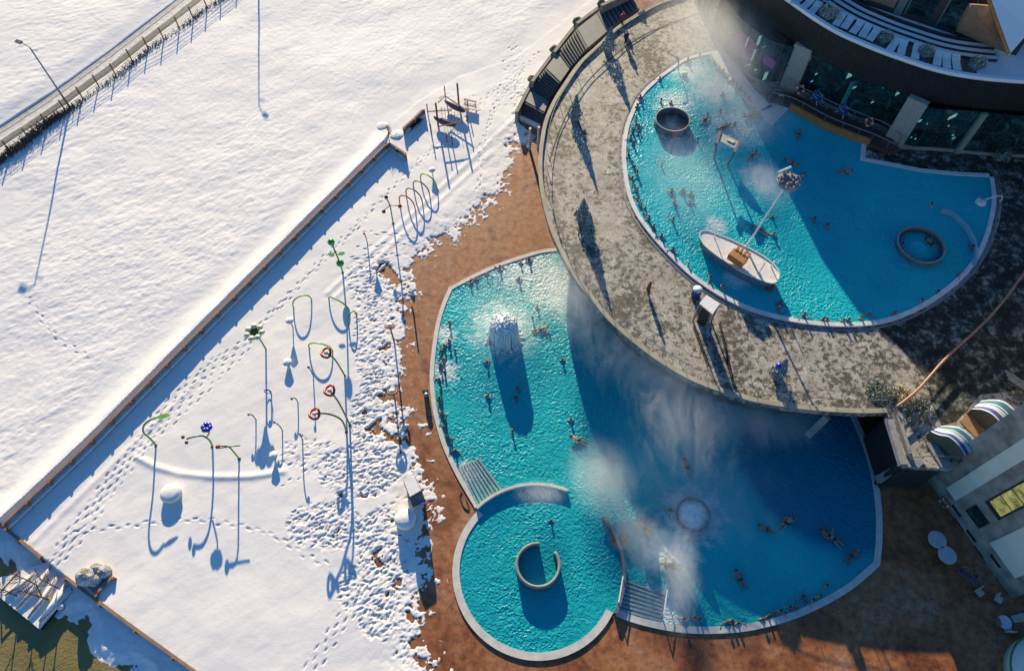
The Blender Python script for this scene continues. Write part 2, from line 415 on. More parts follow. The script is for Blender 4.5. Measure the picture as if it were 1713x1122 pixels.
def build_snow():
    xs = np.concatenate([np.arange(-78, -48, 0.16), np.arange(-48, 2.0, 0.095), np.arange(2.0, 26, 0.2)])
    ys = np.concatenate([np.arange(-14, 3, 0.3), np.arange(3, 50, 0.095), np.arange(50, 97, 0.15)])
    nx, ny = len(xs), len(ys)
    X, Y = np.meshgrid(xs, ys, indexing='ij')
    wall = GL(WALL); low1 = GL(LOWW); low2 = GL(LOWW2)
    ca, sa = math.cos(R(30)), math.sin(R(30))
    U = X * ca + Y * sa; V = -X * sa + Y * ca
    # field beyond the wall: wind-packed ridges
    field = 0.28 + fbm(U * 0.35, V, 0.55, 3, 5, 0.58) * 0.026 + fbm(X, Y, 0.12, 8, 3) * 0.22 + fbm(X, Y, 2.4, 9, 3, 0.7) * 0.022
    rough = sstep(fbm(X, Y, 0.10, 21, 3), -0.25, 0.35)
    field += fbm(U * 0.5, V, 1.8, 31, 3, 0.7) * 0.04 * rough
    play = 0.16 + fbm(X, Y, 0.22, 5, 3) * 0.10 + fbm(X, Y, 1.1, 6, 3) * 0.012 + fbm(U * 0.25, V, 1.6, 7, 3) * 0.010
    fp = GL([(-400, 1260), (3, 876)] + WALL[1:] + [(660, 205), (700, 172), (770, 130), (860, 100), (1150, -120), (1150, -600), (-1500, -600)])
    fieldm = inside(X, Y, fp)
    dw = dist_line(X, Y, [G(-40, 916)] + wall)
    dedge = dist_line(X, Y, fp[2:14])
    z = np.where(fieldm, play + (field - play) * sstep(dedge, 0.3, 5.0), play)
    berm = np.where(fieldm, np.exp(-(dw / 1.35) ** 2) * 0.42, 0)
    z = z + berm
    # slope on the far side of the road
    road = GL(ROAD_MID)
    dr = dist_line(X, Y, road)
    z = np.where(dr < 4.6, z * (.35 + .65 * sstep(dr, 1.5, 4.6)) * sstep(dr, 1.3, 1.7) - 0.10 * (1 - sstep(dr, 1.35, 1.7)), z)
    # smooth drifts along the wall on the playground side and curved ridge
    for a, b, hh, w in (((235, 770), (300, 790), 0, 0),): pass
    rl = GL([(232, 766), (262, 782), (300, 793), (360, 799), (420, 798), (475, 790)])
    z += np.exp(-(dist_line(X, Y, rl) / 0.30) ** 2) * 0.10
    for off in ((560, 500, 872, 212), (548, 492, 866, 196), (60, 905, 330, 640)):
        ln = [G(off[0], off[1]), G(off[2], off[3])]
        d = dist_line(X, Y, ln); z += np.exp(-(d / 0.22) ** 2) * 0.03 - np.exp(-((d - 0.55) / 0.25) ** 2) * 0.015
    # foot traffic
    tr = np.zeros(X.shape)
    for (u, v, ru, rv, k) in TRAMPLE:
        c = G(u, v); ex = G(u + ru, v) - c; ey = G(u, v - rv) - c
        q = ((X - c.x) / ex.length) ** 2 + ((Y - c.y) / abs(ey.y)) ** 2
        tr = np.maximum(tr, k * sstep(1.25 - q + fbm(X, Y, 0.35, 44, 3) * 0.9, 0.0, 0.6))
    z += tr * (fbm(U * .6, V, 2.6, 50, 3, 0.7) * 0.06 - 0.0)
    def stamp(x, y, ang, L=0.42, W=0.2, dep=0.14, rim=0.05):
        i0, i1 = np.searchsorted(xs, (x - 0.6, x + 0.6)); j0, j1 = np.searchsorted(ys, (y - 0.6, y + 0.6))
        if i1 - i0 < 2 or j1 - j0 < 2: return
        a = X[i0:i1, j0:j1] - x; b = Y[i0:i1, j0:j1] - y
        p = (a * math.cos(ang) + b * math.sin(ang)) / (L / 2); q = (-a * math.sin(ang) + b * math.cos(ang)) / (W / 2)
        d = np.sqrt(p * p + q * q)
        z[i0:i1, j0:j1] += -dep * np.exp(-(d ** 3)) + rim * np.exp(-((d - 1.5) / 0.4) ** 2)
    def track(pts, jit=0.1, step=0.66, L=0.5, W=0.14, dep=0.09):
        P = smooth_line(GL(pts), 12); acc = 0; side = 1
        for a, b in zip(P[:-1], P[1:]):
            d = (b - a); ln = d.length
            if ln < 1e-6: continue
            ang = math.atan2(d.y, d.x); nrm = Vector((-d.y, d.x, 0)) / ln
            while acc < ln:
                p = a + d * (acc / ln) + nrm * (0.16 * side + random.uniform(-jit, jit)); side = -side
                stamp(p.x, p.y, ang + random.uniform(-0.25, 0.25), L * random.uniform(.8, 1.3), W, dep * random.uniform(0.5, 1.2), 0.015); acc += step * random.uniform(0.9, 1.15)
            acc -= ln
    for t in TRACKS: track(t)
    for (u, v, ru, rv, k) in TRAMPLE:
        cnt = int(ru * rv * 0.15 * k)
        for _ in range(cnt):
            a = random.uniform(0, 2 * PI); q = math.sqrt(random.random()) * 1.1
            p = G(u + ru * q * math.cos(a), v + rv * q * math.sin(a)); an = random.gauss(0.45, 0.6)
            stamp(p.x, p.y, an, random.uniform(0.3, 0.7), random.uniform(0.11, 0.16), random.uniform(0.03, 0.085), 0.010)
    # ragged melt edge towards the brown paving
    edge = GL(SNOWEDGE)
    ep = edge + [G(1500, 1900), G(1500, 236)]
    pav = inside(X, Y, ep)
    de = dist_line(X, Y, edge) * np.where(pav, -1, 1)
    tn = fbm(X, Y, 1.0, 71, 4, 0.75)
    thick = sstep(de + tn * 2.4 + fbm(X, Y, 2.6, 75, 3, .8) * 1.1, -0.2, 1.3)
    thin = 0.12 + 0.88 * sstep(de + tn, 0.2, 4.5)
    z = np.where(fieldm, z, (0.02 + np.clip(z, -0.02, 1) * thin) * thick - 0.10 * (1 - thick))
    bare = sstep(tr * (fbm(X, Y, 0.55, 81, 4, 0.7) - 0.10) - np.clip(de, 0, 30) * 0.05, 0.05, 0.13) * (~fieldm)
    z = z - bare * (z + 0.08)
    # ground under terrace, stair and building stays bare
    z = np.where(inside(X, Y, GL([(905, 236), (866, 205), (893, 140), (930, 85), (1000, 30), (1050, 5), (1120, -60), (2200, -60), (2200, 1500), (1500, 1300), (905, 1200)])), np.minimum(z, -0.12), z)
    # lower level in front of the lower walls, sinking to the pond
    lowp = GL([(-900, 160), (-90, 800), (3, 878), (68, 930), (110, 965), (215, 1043), (325, 1122), (420, 1195), (420, 1700), (-2000, 1700)])
    lm = inside(X, Y, lowp)
    dl = np.minimum(dist_line(X, Y, low1), dist_line(X, Y, low2))
    pond = GL(POND, -0.85); pin = inside(X, Y, pond); dp = dist_line(X, Y, pond + pond[:1]) * np.where(pin, -1, 1)
    lowz = -0.55 - 0.32 * (1 - sstep(dp + fbm(X, Y, 0.6, 91, 3) * 1.2, -0.3, 1.2)) + fbm(X, Y, 0.8, 92, 4, 0.6) * 0.12 - 0.9 * sstep(-dp, 0.0, 1.2)
    rampm = sstep(dist_line(X, Y, GL([(89, 948), (60, 990)])), 1.6, 0.9)
    z = np.where(lm, lowz, z)
    # build
    co = np.stack([X, Y, z], -1).reshape(-1, 3).astype(np.float32)
    keep = np.ones((nx - 1, ny - 1), bool)
    zz = z; hid = (np.maximum.reduce([zz[:-1, :-1], zz[1:, :-1], zz[:-1, 1:], zz[1:, 1:]]) < -0.07) & ~lm[:-1, :-1] & ~fieldm[:-1, :-1]
    keep &= ~hid
    I, J = np.nonzero(keep); a = I * ny + J
    quads = np.stack([a, a + ny, a + ny + 1, a + 1], -1).astype(np.int32)
    used = np.zeros(nx * ny, bool); used[quads.ravel()] = True
    remap = np.cumsum(used) - 1; co = co[used]; quads = remap[quads].astype(np.int32)
    me = bpy.data.meshes.new('snow_ground')
    me.vertices.add(len(co)); me.vertices.foreach_set('co', co.ravel())
    me.loops.add(quads.size); me.loops.foreach_set('vertex_index', quads.ravel())
    me.polygons.add(len(quads)); me.polygons.foreach_set('loop_start', np.arange(0, quads.size, 4, dtype=np.int32))
    me.polygons.foreach_set('use_smooth', np.ones(len(quads), bool))
    me.update(calc_edges=True); me.materials.append(SNOW)
    o = bpy.data.objects.new('snow_ground', me); scene.collection.objects.link(o); struct(o)
    tag(o, 'wide snow-covered ground, wind-packed beyond the wall and trodden by the pool', None)
ROAD_MID = [(-260, 397), (0, 231), (100, 165), (200, 92), (318, 0), (560, -190)]
TRAMPLE = [(640, 560, 42, 110, 1.0), (640, 720, 50, 90, 1.0), (600, 790, 60, 40, 0.8), (545, 880, 60, 36, 0.95), (640, 905, 40, 50, 0.9), (630, 985, 60, 45, 0.9),
           (655, 1040, 50, 30, 0.7), (700, 1080, 30, 40, 0.9), (520, 760, 50, 26, 0.35), (620, 470, 40, 40, 0.7), (715, 750, 22, 60, 0.8), (700, 930, 24, 60, 0.5),
           (765, 185, 40, 26, 0.25), (870, 200, 18, 50, 0.6), (860, 130, 18, 60, 0.45)]
TRACKS = [
    [(88, 942), (130, 890), (200, 790), (265, 705), (350, 620), (440, 540), (520, 455), (600, 375), (700, 272), (770, 205), (850, 130)],
    [(95, 938), (137, 885), (190, 812), (250, 735), (330, 650), (420, 566), (500, 482), (590, 392), (650, 322), (720, 262), (800, 200)],
    [(82, 940), (124, 880), (178, 806), (240, 724), (300, 655), (370, 592)],
    [(100, 945), (145, 895), (205, 806), (262, 732), (310, 690), (390, 612), (430, 570)],
    [(130, 892), (200, 882), (270, 873), (330, 870), (400, 880), (450, 893), (500, 922), (545, 945)],
    [(515, 1115), (550, 1060), (590, 1005), (630, 960), (660, 920)], [(530, 1118), (565, 1064), (600, 1018), (640, 978)],
    [(860, 130), (815, 215), (803, 300), (795, 372), (770, 400)], [(836, 145), (822, 195), (806, 250), (800, 320)],
    [(600, 388), (650, 394), (700, 399), (760, 396)], [(600, 417), (650, 410), (700, 408), (750, 404)], [(590, 434), (640, 428), (690, 429), (725, 430)],
    [(680, 830), (640, 850), (600, 880)], [(625, 445), (660, 452), (690, 462)], [(640, 860), (628, 885), (632, 905)],
    [(545, 770), (500, 800), (470, 812)], [(580, 830), (530, 860), (500, 880)], [(610, 830), (560, 850), (530, 880), (490, 900)],
    [(660, 1040), (690, 1080), (705, 1118)], [(560, 800), (610, 790), (660, 800)],
    [(900, 90), (872, 130), (862, 180), (866, 240)], [(150, 600), (90, 560), (50, 500)], ]
build_snow()

# ------------------------------------------------------------------ far ground, paving, road, pond
def sheet(name, pts, z, mat, label, th=0.0):
    me = bpy.data.meshes.new(name)
    me.from_pydata([(p[0], p[1], z) for p in pts], [], [tuple(range(len(pts)))]); me.update(); me.materials.append(mat)
    if me.polygons[0].normal.z < 0: me.flip_normals()
    o = bpy.data.objects.new(name, me); scene.collection.objects.link(o); struct(o); tag(o, label, None)
    return o
sheet('snow_land', [(-1500, -1500), (1500, -1500), (1500, 1500), (-1500, 1500)], -2.0, SNOW, 'snowy land stretching away around the baths')
pe = [G(905, 236), G(868, 245)] + GL([(855, 232), (700, 380), (640, 440), (600, 500), (600, 760), (560, 900), (620, 1080), (640, 1122), (680, 1400), (700, 1900)]) + [G(2600, 1900), G(2600, -260), G(1240, -330), G(1050, -60), G(930, 90)]
sheet('paved_ground', pe, 0.0, PAVING, 'wet brown stamped paving around the lower pools')

def mat_road():
    m, n, l, b = _new('dirty_road'); uv = coords(n, 'UV'); co = coords(n, 'World')
    sp = n.new('ShaderNodeSeparateXYZ'); l.new(uv, sp.inputs[0])
    wob = noise(n, l, co, 0.5, 4)
    ad = n.new('ShaderNodeMath'); ad.operation = 'MULTIPLY_ADD'; l.new(wob, ad.inputs[0]); ad.inputs[1].default_value = 0.10; l.new(sp.outputs[0], ad.inputs[2])
    c = ramp(n, l, ad.outputs[0], [(0.05, (0.72, 0.71, 0.70)), (0.10, (0.16, 0.15, 0.14)), (0.15, (0.5, 0.48, 0.46)), (0.22, (0.42, 0.41, 0.40)), (0.30, (0.62, 0.61, 0.6)),
                                   (0.36, (0.14, 0.12, 0.10)), (0.40, (0.62, 0.6, 0.58)), (0.62, (0.76, 0.74, 0.72)), (0.68, (0.20, 0.17, 0.14)), (0.80, (0.27, 0.24, 0.20)), (0.93, (0.09, 0.07, 0.05)), (0.99, (0.55, 0.5, 0.45))])
    c = mix(n, l, 0.5, c, ramp(n, l, noise(n, l, co, 1.5, 5, 0.7), [(0.35, (0.5, 0.48, 0.46)), (0.62, (1.25, 1.25, 1.25))]), 'MULTIPLY')
    l.new(c, b.inputs['Base Color']); b.inputs['Roughness'].default_value = 0.8
    bump(n, l, noise(n, l, co, 3, 5), b, 0.4, 0.08)
    return m
def build_road():
    P = smooth_line(GL(ROAD_MID), 8); A = offset(P, 1.75); B = offset(P, -1.75)
    me = bpy.data.meshes.new('road'); N = len(P)
    me.from_pydata([(p.x, p.y, 0.0) for p in A] + [(p.x, p.y, 0.0) for p in B], [], [(i, N + i, N + i + 1, i + 1) for i in range(N - 1)])
    me.update(); uvl = me.uv_layers.new(name='UVMap')
    for lp in me.loops:
        i = lp.vertex_index; uvl.data[lp.index].uv = (0.0 if i < N else 1.0, (i % N) / N)
    me.materials.append(mat_road())
    o = bpy.data.objects.new('road', me); scene.collection.objects.link(o); struct(o); tag(o, 'slushy lane with brown wheel tracks through the snow', None)
build_road()

def mat_pond():
    m, n, l, b = _new('murky_pond'); co = coords(n, 'World')
    l.new(ramp(n, l, noise(n, l, co, 0.5, 5), [(0.3, (0.17, 0.14, 0.045)), (0.7, (0.25, 0.20, 0.075))]), b.inputs['Base Color'])
    b.inputs['Roughness'].default_value = 0.35
    bump(n, l, noise(n, l, co, 4.2, 4, 0.6, 0.4), b, 0.7, 0.09)
    return m
sheet('pond_water', GL(POND, -0.85) if False else [(-78, -14), (-14, -14), (-14, 12), (-24, 22), (-78, 34)], -0.85, mat_pond(), 'olive-brown pond water below the wall')

# ------------------------------------------------------------------ lower pool
CIR = [G(898 + 0 + 0, 958)]  # centre of the round pool
cc = (G(758, 958) + G(1038, 958)) / 2; cr = (G(1038, 958) - G(758, 958)).length / 2
cc = Vector((cc.x, (G(898, 811).y + G(898, 1110).y) / 2, 0))
low_a = smooth_line(GL([(1010, 402), (940, 415), (905, 420), (870, 430), (830, 444), (790, 462), (752, 482)]), 5)
low_b = smooth_line(GL([(752, 482), (740, 510), (730, 545), (723, 590), (720, 635), (724, 680), (733, 720), (745, 755), (765, 797), (796, 850)]), 5)
def ang(p): return math.atan2(p.y - cc.y, p.x - cc.x)
def arc(a0, a1, n, r=None): return [Vector((cc.x + (r or cr) * math.cos(a0 + (a1 - a0) * i / n), cc.y + (r or cr) * math.sin(a0 + (a1 - a0) * i / n), 0)) for i in range(n + 1)]
aL = ang(G(796, 850)); aR = ang(G(1030, 1028))
low_c = arc(aL, aR + 2 * PI if aR < aL else aR, 60)
low_d = smooth_line(GL([(1030, 1028), (1060, 1040), (1110, 1052), (1160, 1058), (1220, 1057), (1270, 1050), (1330, 1033), (1385, 1008), (1430, 980), (1470, 945)]), 5)
low_e = smooth_line(GL([(1470, 945), (1474, 900), (1473, 850), (1466, 800), (1453, 750), (1432, 700), (1400, 640), (1300, 560), (1150, 430)]), 5)
lower = low_a + low_b[1:] + low_c[1:] + low_d[1:] + low_e[1:]
foam_low = [(tuple(G(843, 548)), 4.6), (tuple(G(925, 480)), 5.0), (tuple(G(880, 445)), 5.0), (tuple(G(745, 620)), 1.8), (tuple(G(745, 560)), 1.6), (tuple(G(1159, 862)), 3.6), (tuple(G(1125, 920)), 3.0), (tuple(G(1100, 1030)), 3.0), (tuple(G(780, 790)), 1.6)]
WATL = mat_water('turquoise_water', (0.016, 0.46, 0.50), (0.010, 0.29, 0.36), 3.5, 0.6, foam_low, [((cc.x, cc.y, .06), cr, (0.010, 0.33, 0.40)), (tuple(G(1400, 760)), 9.0, (0.006, 0.18, 0.29))])  # navy spot: dark centre of the shade painted into the water colour
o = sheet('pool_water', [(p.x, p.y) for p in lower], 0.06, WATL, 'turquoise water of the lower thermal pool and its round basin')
rim = empty('lower_pool_basin', G(1100, 900), 'pale stone rim around the lower pool with the round basin', 'pool')
def rim_part(name, line, w0, w1, z0, z1, mat=WHITE, par=rim, closed=False): return MB().ribbon(line, w0, w1, z0, z1, closed).build(name, mat, par)
rim_part('coping', low_a + low_b[1:], -0.06, 0.34, -0.1, 0.13)
rim_part('coping', low_c, -0.06, 0.52, -0.1, 0.15)
rim_part('coping', low_d + low_e[1:], -0.06, 0.46, -0.1, 0.13)
# dividing wall of the round basin
aT = ang(G(905, 811)); aT2 = ang(G(950, 820)); a1 = ang(G(1000, 872))
rim_part('basin_wall', arc(aL, aT2, 30), 0.1, 0.34, 0.0, 0.5)
rim_part('basin_wall', arc(a1, ang(G(1030, 1028)), 30), 0.1, 0.36, 0.0, 0.62, METAL)
ring = empty('whirl_ring', G(901, 946), 'curved grey ring wall standing in the round basin', 'pool ring')
rc = G(900, 945, 0.8); rr = (G(936, 945) - G(866, 945)).length / 2
rp = [Vector((rc.x + rr * math.cos(a), rc.y + rr * math.sin(a), 0)) for a in np.linspace(R(85), R(85) + R(312), 48)]
MB().ribbon(rp, -0.11, 0.11, 0.0, 0.95).build('ring_wall', METAL, ring, True)
MB().ribbon(rp, -0.12, 0.12, 0.95, 1.0).build('ring_cap', CONC, ring, True)

def steps(name, q, nst, label, rail):
    """a flight of flat treads between four plan corners: q0-q1 first edge, q3-q2 last edge"""
    q = GL(q, 0.12); root = empty(name, (q[0] + q[2]) / 2, label, 'steps', 'flights of steps into the lower pool')
    for i in range(nst):
        t = (i + 0.1) / nst; t2 = (i + 0.62) / nst
        a, b, c, d = q[0].lerp(q[3], t), q[1].lerp(q[2], t), q[1].lerp(q[2], t2), q[0].lerp(q[3], t2)
        MB().prism([a, b, c, d], 0.05, 0.135 + 0.0 * i).build('tread', pm('wet_tile', (0.30, 0.36, 0.38), (0.22, 0.28, 0.3), 2, 0.4), root)
    for (u0, v0, u1, v1) in rail:
        a = G(u0, v0, 0); b = G(u1, v1, 0)
        MB().tube([a + Vector((0, 0, .1)), a + Vector((0, 0, 0.95)), b + Vector((0, 0, 0.95)), b + Vector((0, 0, .1))], 0.06, 6).build('handrail', WMETAL, root)
steps('pool_steps', [(766, 782), (798, 848), (843, 818), (802, 765)], 8, 'striped steps into the turquoise pool above the round basin', [])
steps('pool_steps', [(1042, 966), (1112, 992), (1106, 1042), (1030, 1022)][::1], 8, 'striped steps beside the round basin with a white handrail', [(1113, 990, 1107, 1030), (1040, 968, 1033, 1010)])
bpy.data.objects['pool_steps.001']['state'] = 'sunlit'

# water features of the lower pool
def mat_foam():
    m, n, l, b = _new('white_water'); co = coords(n, 'World')
    l.new(ramp(n, l, noise(n, l, co, 3.5, 6, 0.75), [(0.35, (0.62, 0.72, 0.74)), (0.6, (0.9, 0.92, 0.93))]), b.inputs['Base Color'])
    b.inputs['Roughness'].default_value = 0.5; bump(n, l, noise(n, l, co, 5, 6, 0.7), b, 0.8, 0.15); return m
FOAM = mat_foam()
mf = empty('mushroom_fountain', G(846, 592), 'white foaming mushroom fountain in the sunny turquoise pool', 'fountain')
b0 = G(846, 592)
top = G(843, 537, 3.1); b0 = Vector((top.x, top.y, 0))
mf.location = b0; mf.matrix_world = Matrix.Translation(b0)
MB().lathe(b0, [(0.28, 0), (0.2, 0.5), (0.18, 2.4), (0.35, 2.7)], 16).build('stem', METAL, mf, True)
MB().lathe(b0, [(0.3, 2.62), (1.15, 2.55), (1.2, 2.68), (0.9, 2.95), (0.4, 3.1), (0.0, 3.15)], 28).build('cap', FOAM, mf, True)
cu = MB()
for k in range(60):
    a = 2 * PI * k / 60 + random.uniform(-.04, .04); r0 = 1.18; r1 = 1.22 + random.uniform(-.1, .35)
    p = [(b0.x + (r0 + (r1 - r0) * t) * math.cos(a), b0.y + (r0 + (r1 - r0) * t) * math.sin(a), 2.62 - 2.5 * t * t) for t in (0, .35, .7, 1)]
    cu.tube(p, [0.05, 0.08, 0.10, 0.14], 5)
cu.build('water_curtain', FOAM, mf, True)
fr = MB()
for k in range(240):
    a = random.uniform(0, 2 * PI); q = 1.28 * math.sqrt(random.random()); z_ = 2.62 + .5 * (1 - (q / 1.28) ** 2) + random.uniform(-.06, .1); fr.ball((b0.x + q * math.cos(a), b0.y + q * math.sin(a), z_), random.uniform(.05, .15), 7, .8, .2)
for k in range(90):
    a = random.uniform(0, 2 * PI); q = random.uniform(1.2, 1.9); fr.ball((b0.x + q * math.cos(a), b0.y + q * math.sin(a), .1), random.uniform(.06, .2), 6, .6, .2)
fr.build('froth', FOAM, mf, True)['kind'] = 'stuff'
jc = G(1159, 861, 0.5); jr = 1.42
jz = empty('bubble_bowl', (jc.x, jc.y, 0), 'round steel bowl bubbling in the shaded lower pool', 'bowl')
MB().lathe((jc.x, jc.y, 0), [(1.0, 0.0), (jr, 0.35), (jr + 0.04, 0.72), (jr - 0.06, 0.72), (jr - 0.12, 0.5)], 32).build('bowl_wall', METAL, jz, True)
MB().lathe((jc.x, jc.y, 0), [(jr - 0.1, 0.5), (jr - 0.1, 0.58), (0.5, 0.6), (0.0, 0.7)], 32).build('bubbling_top', FOAM if False else pm('bowl_water', (0.5, 0.62, 0.62), (0.9, 0.92, 0.92), 2.5, 0.3, 0.5, 5), jz, True)

# ------------------------------------------------------------------ promenade deck with the upper pool
outer = smooth_line(GL([(1290, -70), (1200, -30), (1130, -2), (1100, 8), (1060, 30), (1030, 50), (1000, 78), (968, 108), (945, 140), (925, 172), (911, 205), (904, 240), (901, 275), (903, 312),
                        (910, 350), (922, 390), (938, 425), (960, 465), (990, 505), (1020, 540), (1060, 575), (1100, 605), (1150, 635), (1200, 655), (1260, 673), (1320, 683),
                        (1380, 689), (1440, 692), (1482, 691)], ZD), 4)
landing = GL([(1482, 691), (1498, 740), (1512, 780), (1592, 784), (1640, 748), (1713, 702), (1800, 650)], ZD)
deck_poly = [(p.x, p.y) for p in outer + landing[1:]] + [(G(2300, 600, ZD).x, G(2300, 600, ZD).y), (G(2300, -300, ZD).x, G(2300, -300, ZD).y), (G(1290, -300, ZD).x, G(1290, -300, ZD).y)]
deck = empty('promenade_deck', G(1250, 600, 0), 'raised crescent promenade of blotchy pale paving curving round the upper pool', 'deck')
MB().prism(deck_poly, ZD - 0.55, ZD).build('slab', DECK, deck)
inner_wall = offset(outer, 2.2)
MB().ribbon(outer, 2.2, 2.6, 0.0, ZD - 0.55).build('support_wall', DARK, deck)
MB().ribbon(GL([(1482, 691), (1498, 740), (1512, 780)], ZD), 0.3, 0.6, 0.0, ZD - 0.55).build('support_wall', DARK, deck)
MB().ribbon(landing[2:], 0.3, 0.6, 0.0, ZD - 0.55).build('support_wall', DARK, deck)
MB().ribbon(outer, 0.0, 0.32, ZD, ZD + 0.22).build('parapet', CONC, deck)
MB().ribbon(outer, -0.05, 0.37, ZD + 0.22, ZD + 0.28).build('parapet_cap', pm('cap_stone', (0.42, 0.38, 0.3), (0.3, 0.27, 0.2), 0.8, 0.7), deck)
rail_line = outer[40:]
mr_ = MB().tube([Vector((p.x, p.y, ZD + 1.0)) for p in offset(outer, 0.75)], 0.035, 6)
for p in offset(outer, 0.75)[::3]: mr_.tube([(p.x, p.y, ZD), (p.x, p.y, ZD + 1.0)], 0.03, 5)
mr_.build('railing', METAL, deck)
for (a, b, r) in (((1118, 62), (930, 290), 0), ):
    pass
MB().ribbon(smooth_line(GL([(1140, 36), (1090, 52), (1050, 75), (1010, 108), (975, 145), (948, 190), (930, 232), (918, 270)], ZD), 5), 0, 0.12, ZD + .002, ZD + 0.02).build('drain_channel', DARK, deck)

up = smooth_line(GL([(1187, 86), (1150, 95), (1125, 110), (1096, 132), (1072, 156), (1056, 186), (1046, 216), (1042, 250), (1044, 287), (1051, 325), (1064, 356), (1086, 387), (1111, 416),
                     (1141, 446), (1171, 471), (1210, 496), (1250, 515), (1292, 528), (1340, 538), (1390, 543), (1440, 543), (1490, 535), (1540, 515), (1588, 484), (1624, 450), (1648, 410),
                     (1661, 370), (1667, 330), (1662, 290)], ZD + 0.3), 5)
up2 = GL([(1662, 290), (1600, 287), (1540, 281), (1500, 273), (1447, 263), (1449, 236)], ZD + 0.3)
up3 = GL([(1449, 236), (1410, 222), (1370, 204), (1320, 180)], ZD + 0.3)
up4 = smooth_line(GL([(1320, 180), (1292, 208), (1270, 187), (1240, 158), (1213, 122), (1187, 86)], ZD + 0.3), 1)
upper = up + up2[1:] + up3[1:] + up4[1:-1]
foam_up = [(tuple(G(1150, 120, ZD)), 3.2), (tuple(G(1130, 175, ZD)), 3.2), (tuple(G(1225, 215, ZD)), 4.5), (tuple(G(1200, 150, ZD)), 4.0), (tuple(G(1275, 300, ZD)), 3.0), (tuple(G(1197, 378, ZD)), 1.6), (tuple(G(1235, 465, ZD)), 1.8)]
WATU = mat_water('upper_turquoise_water', (0.016, 0.50, 0.56), (0.010, 0.34, 0.44), 3.7, 0.68, foam_up)
sheet('pool_water', [(p.x, p.y) for p in upper], ZD + 0.12, WATU, 'turquoise water of the upper thermal pool inside the crescent promenade')
ub = empty('upper_pool_basin', G(1350, 400, ZD), 'white rim of the upper pool, snowy and overflowing', 'pool')
SNOWY = pm('frosted_stone', (0.72, 0.71, 0.70), (0.58, 0.57, 0.57), 1.5, 0.6)
MB().ribbon(up, -0.06, 0.36, ZD, ZD + 0.2).build('coping', SNOWY, ub)
MB().ribbon(up2, -0.06, 0.40, ZD, ZD + 0.2).build('coping', SNOWY, ub)
MB().ribbon(up4, -1.9, 0.03, ZD, ZD + 0.2).build('coping', SNOWY, ub)
MB().ribbon(offset(up, -0.35), -0.1, 0.1, ZD + .003, ZD + 0.05).build('overflow_grate', METAL, ub)
# pool rings and fittings in the upper pool
def water_ring(u, v, r, h, label, wmat_, z0=ZD):
    c = G(u, v, z0 + h); root = empty('pool_ring', (c.x, c.y, z0), label, 'pool ring')
    n = 40; P = [Vector((c.x + r * math.cos(2 * PI * k / n), c.y + r * math.sin(2 * PI * k / n), 0)) for k in range(n)]
    MB().ribbon(P, -0.06, 0.06, z0 + 0.0, z0 + h, True).build('ring_wall', pm('ring_concrete', (.13, .14, .15), (.1, .1, .11), 1, .7), root, True)
    MB().ribbon(P, -0.07, 0.07, z0 + h, z0 + h + 0.05, True).build('ring_cap', CONC, root, True)
    MB().lathe((c.x, c.y, z0), [(r - 0.06, 0.2), (r - 0.06, h * .3), (0, h * .3 + .03)], n).build('ring_water', wmat_, root, True)
water_ring(1125.5, 200, 1.8, .95, 'dark-filled round ring wall near the steaming tip of the upper pool', pm('grey_foam_water', (0.10, 0.16, 0.17), (0.3, 0.36, 0.36), 1.2, 0.4, .5, 4))
water_ring(1541, 409, 2.15, 0.6, 'round ring wall standing in the shaded half of the upper pool', WATU)
cw = empty('curved_wall', G(1620, 390, ZD), 'low curved wall in the shaded end of the upper pool beside the rim', 'wall')
MB().ribbon(smooth_line(GL([(1578, 348), (1592, 351), (1606, 361), (1622, 378), (1633, 400), (1637, 425), (1634, 437)], ZD + 0.8), 5), -0.1, 0.12, ZD, ZD + 0.6).build('wall_body', pm('pale_blue_tile', (.22, .45, .52), (.18, .38, .45), 1, .5), cw)
sp = empty('water_spout', G(1666, 335, ZD), 'curved pipe spout pouring over the far right rim of the upper pool', 'spout')
MB().tube(smooth_line([G(1672, 338, ZD + 0.2), G(1677, 330, ZD + 1.2), G(1668, 328, ZD + 1.7), G(1648, 334, ZD + 1.4)], 5), 0.07, 7).build('pipe', WMETAL, sp, True)
MB().ball(G(1640, 338, ZD + 0.2), 0.55, 12, 0.35, 0.2).build('splash', FOAM, sp, True)
sp = empty('water_spout', G(1128, 95, ZD), 'thin bent pipe spout by the steaming tip of the upper pool', 'spout')
MB().tube(smooth_line([G(1135, 118, ZD + 0.2), G(1134, 100, ZD + 1.6), G(1122, 91, ZD + 2.0)], 5), 0.06, 7).build('pipe', METAL, sp, True)
MB().ball(G(1145, 124, ZD + 0.3), 0.35, 10, 0.6, 0.2).build('yellow_nozzle', CREAM, sp, True)
# canopy frame with flat panel
cf = empty('panel_frame', G(1206, 272, ZD), 'flat panel on two posts standing in the upper pool', 'frame')
q = [G(1204, 222, ZD + 3.0), G(1238, 238, ZD + 3.0), G(1231, 250, ZD + 3.0), G(1200, 235, ZD + 3.0)]
MB().prism(q, ZD + 2.9, ZD + 3.05).build('panel', pm('pale_panel', (0.42, 0.46, 0.42), (0.32, 0.36, 0.33), 2, 0.6), cf)
MB().bar((q[0] + q[1]) / 2 + Vector((-.3, -.35, .12)), (q[0] + q[1] + q[2] + q[3]) / 4 + Vector((.5, -.3, .12)), 0.35, 0.05).build('emblem', pm('emblem_paint', (0.7, 0.68, 0.45), None, 2, .5, 0), cf)
for (a, b) in ((q[0], q[3]), (q[1], q[2])):
    e = (b - a) * 0.45
    MB().bar(a - e * .3, b + e, 0.28, 0.3).build('side_beam', METAL, cf)
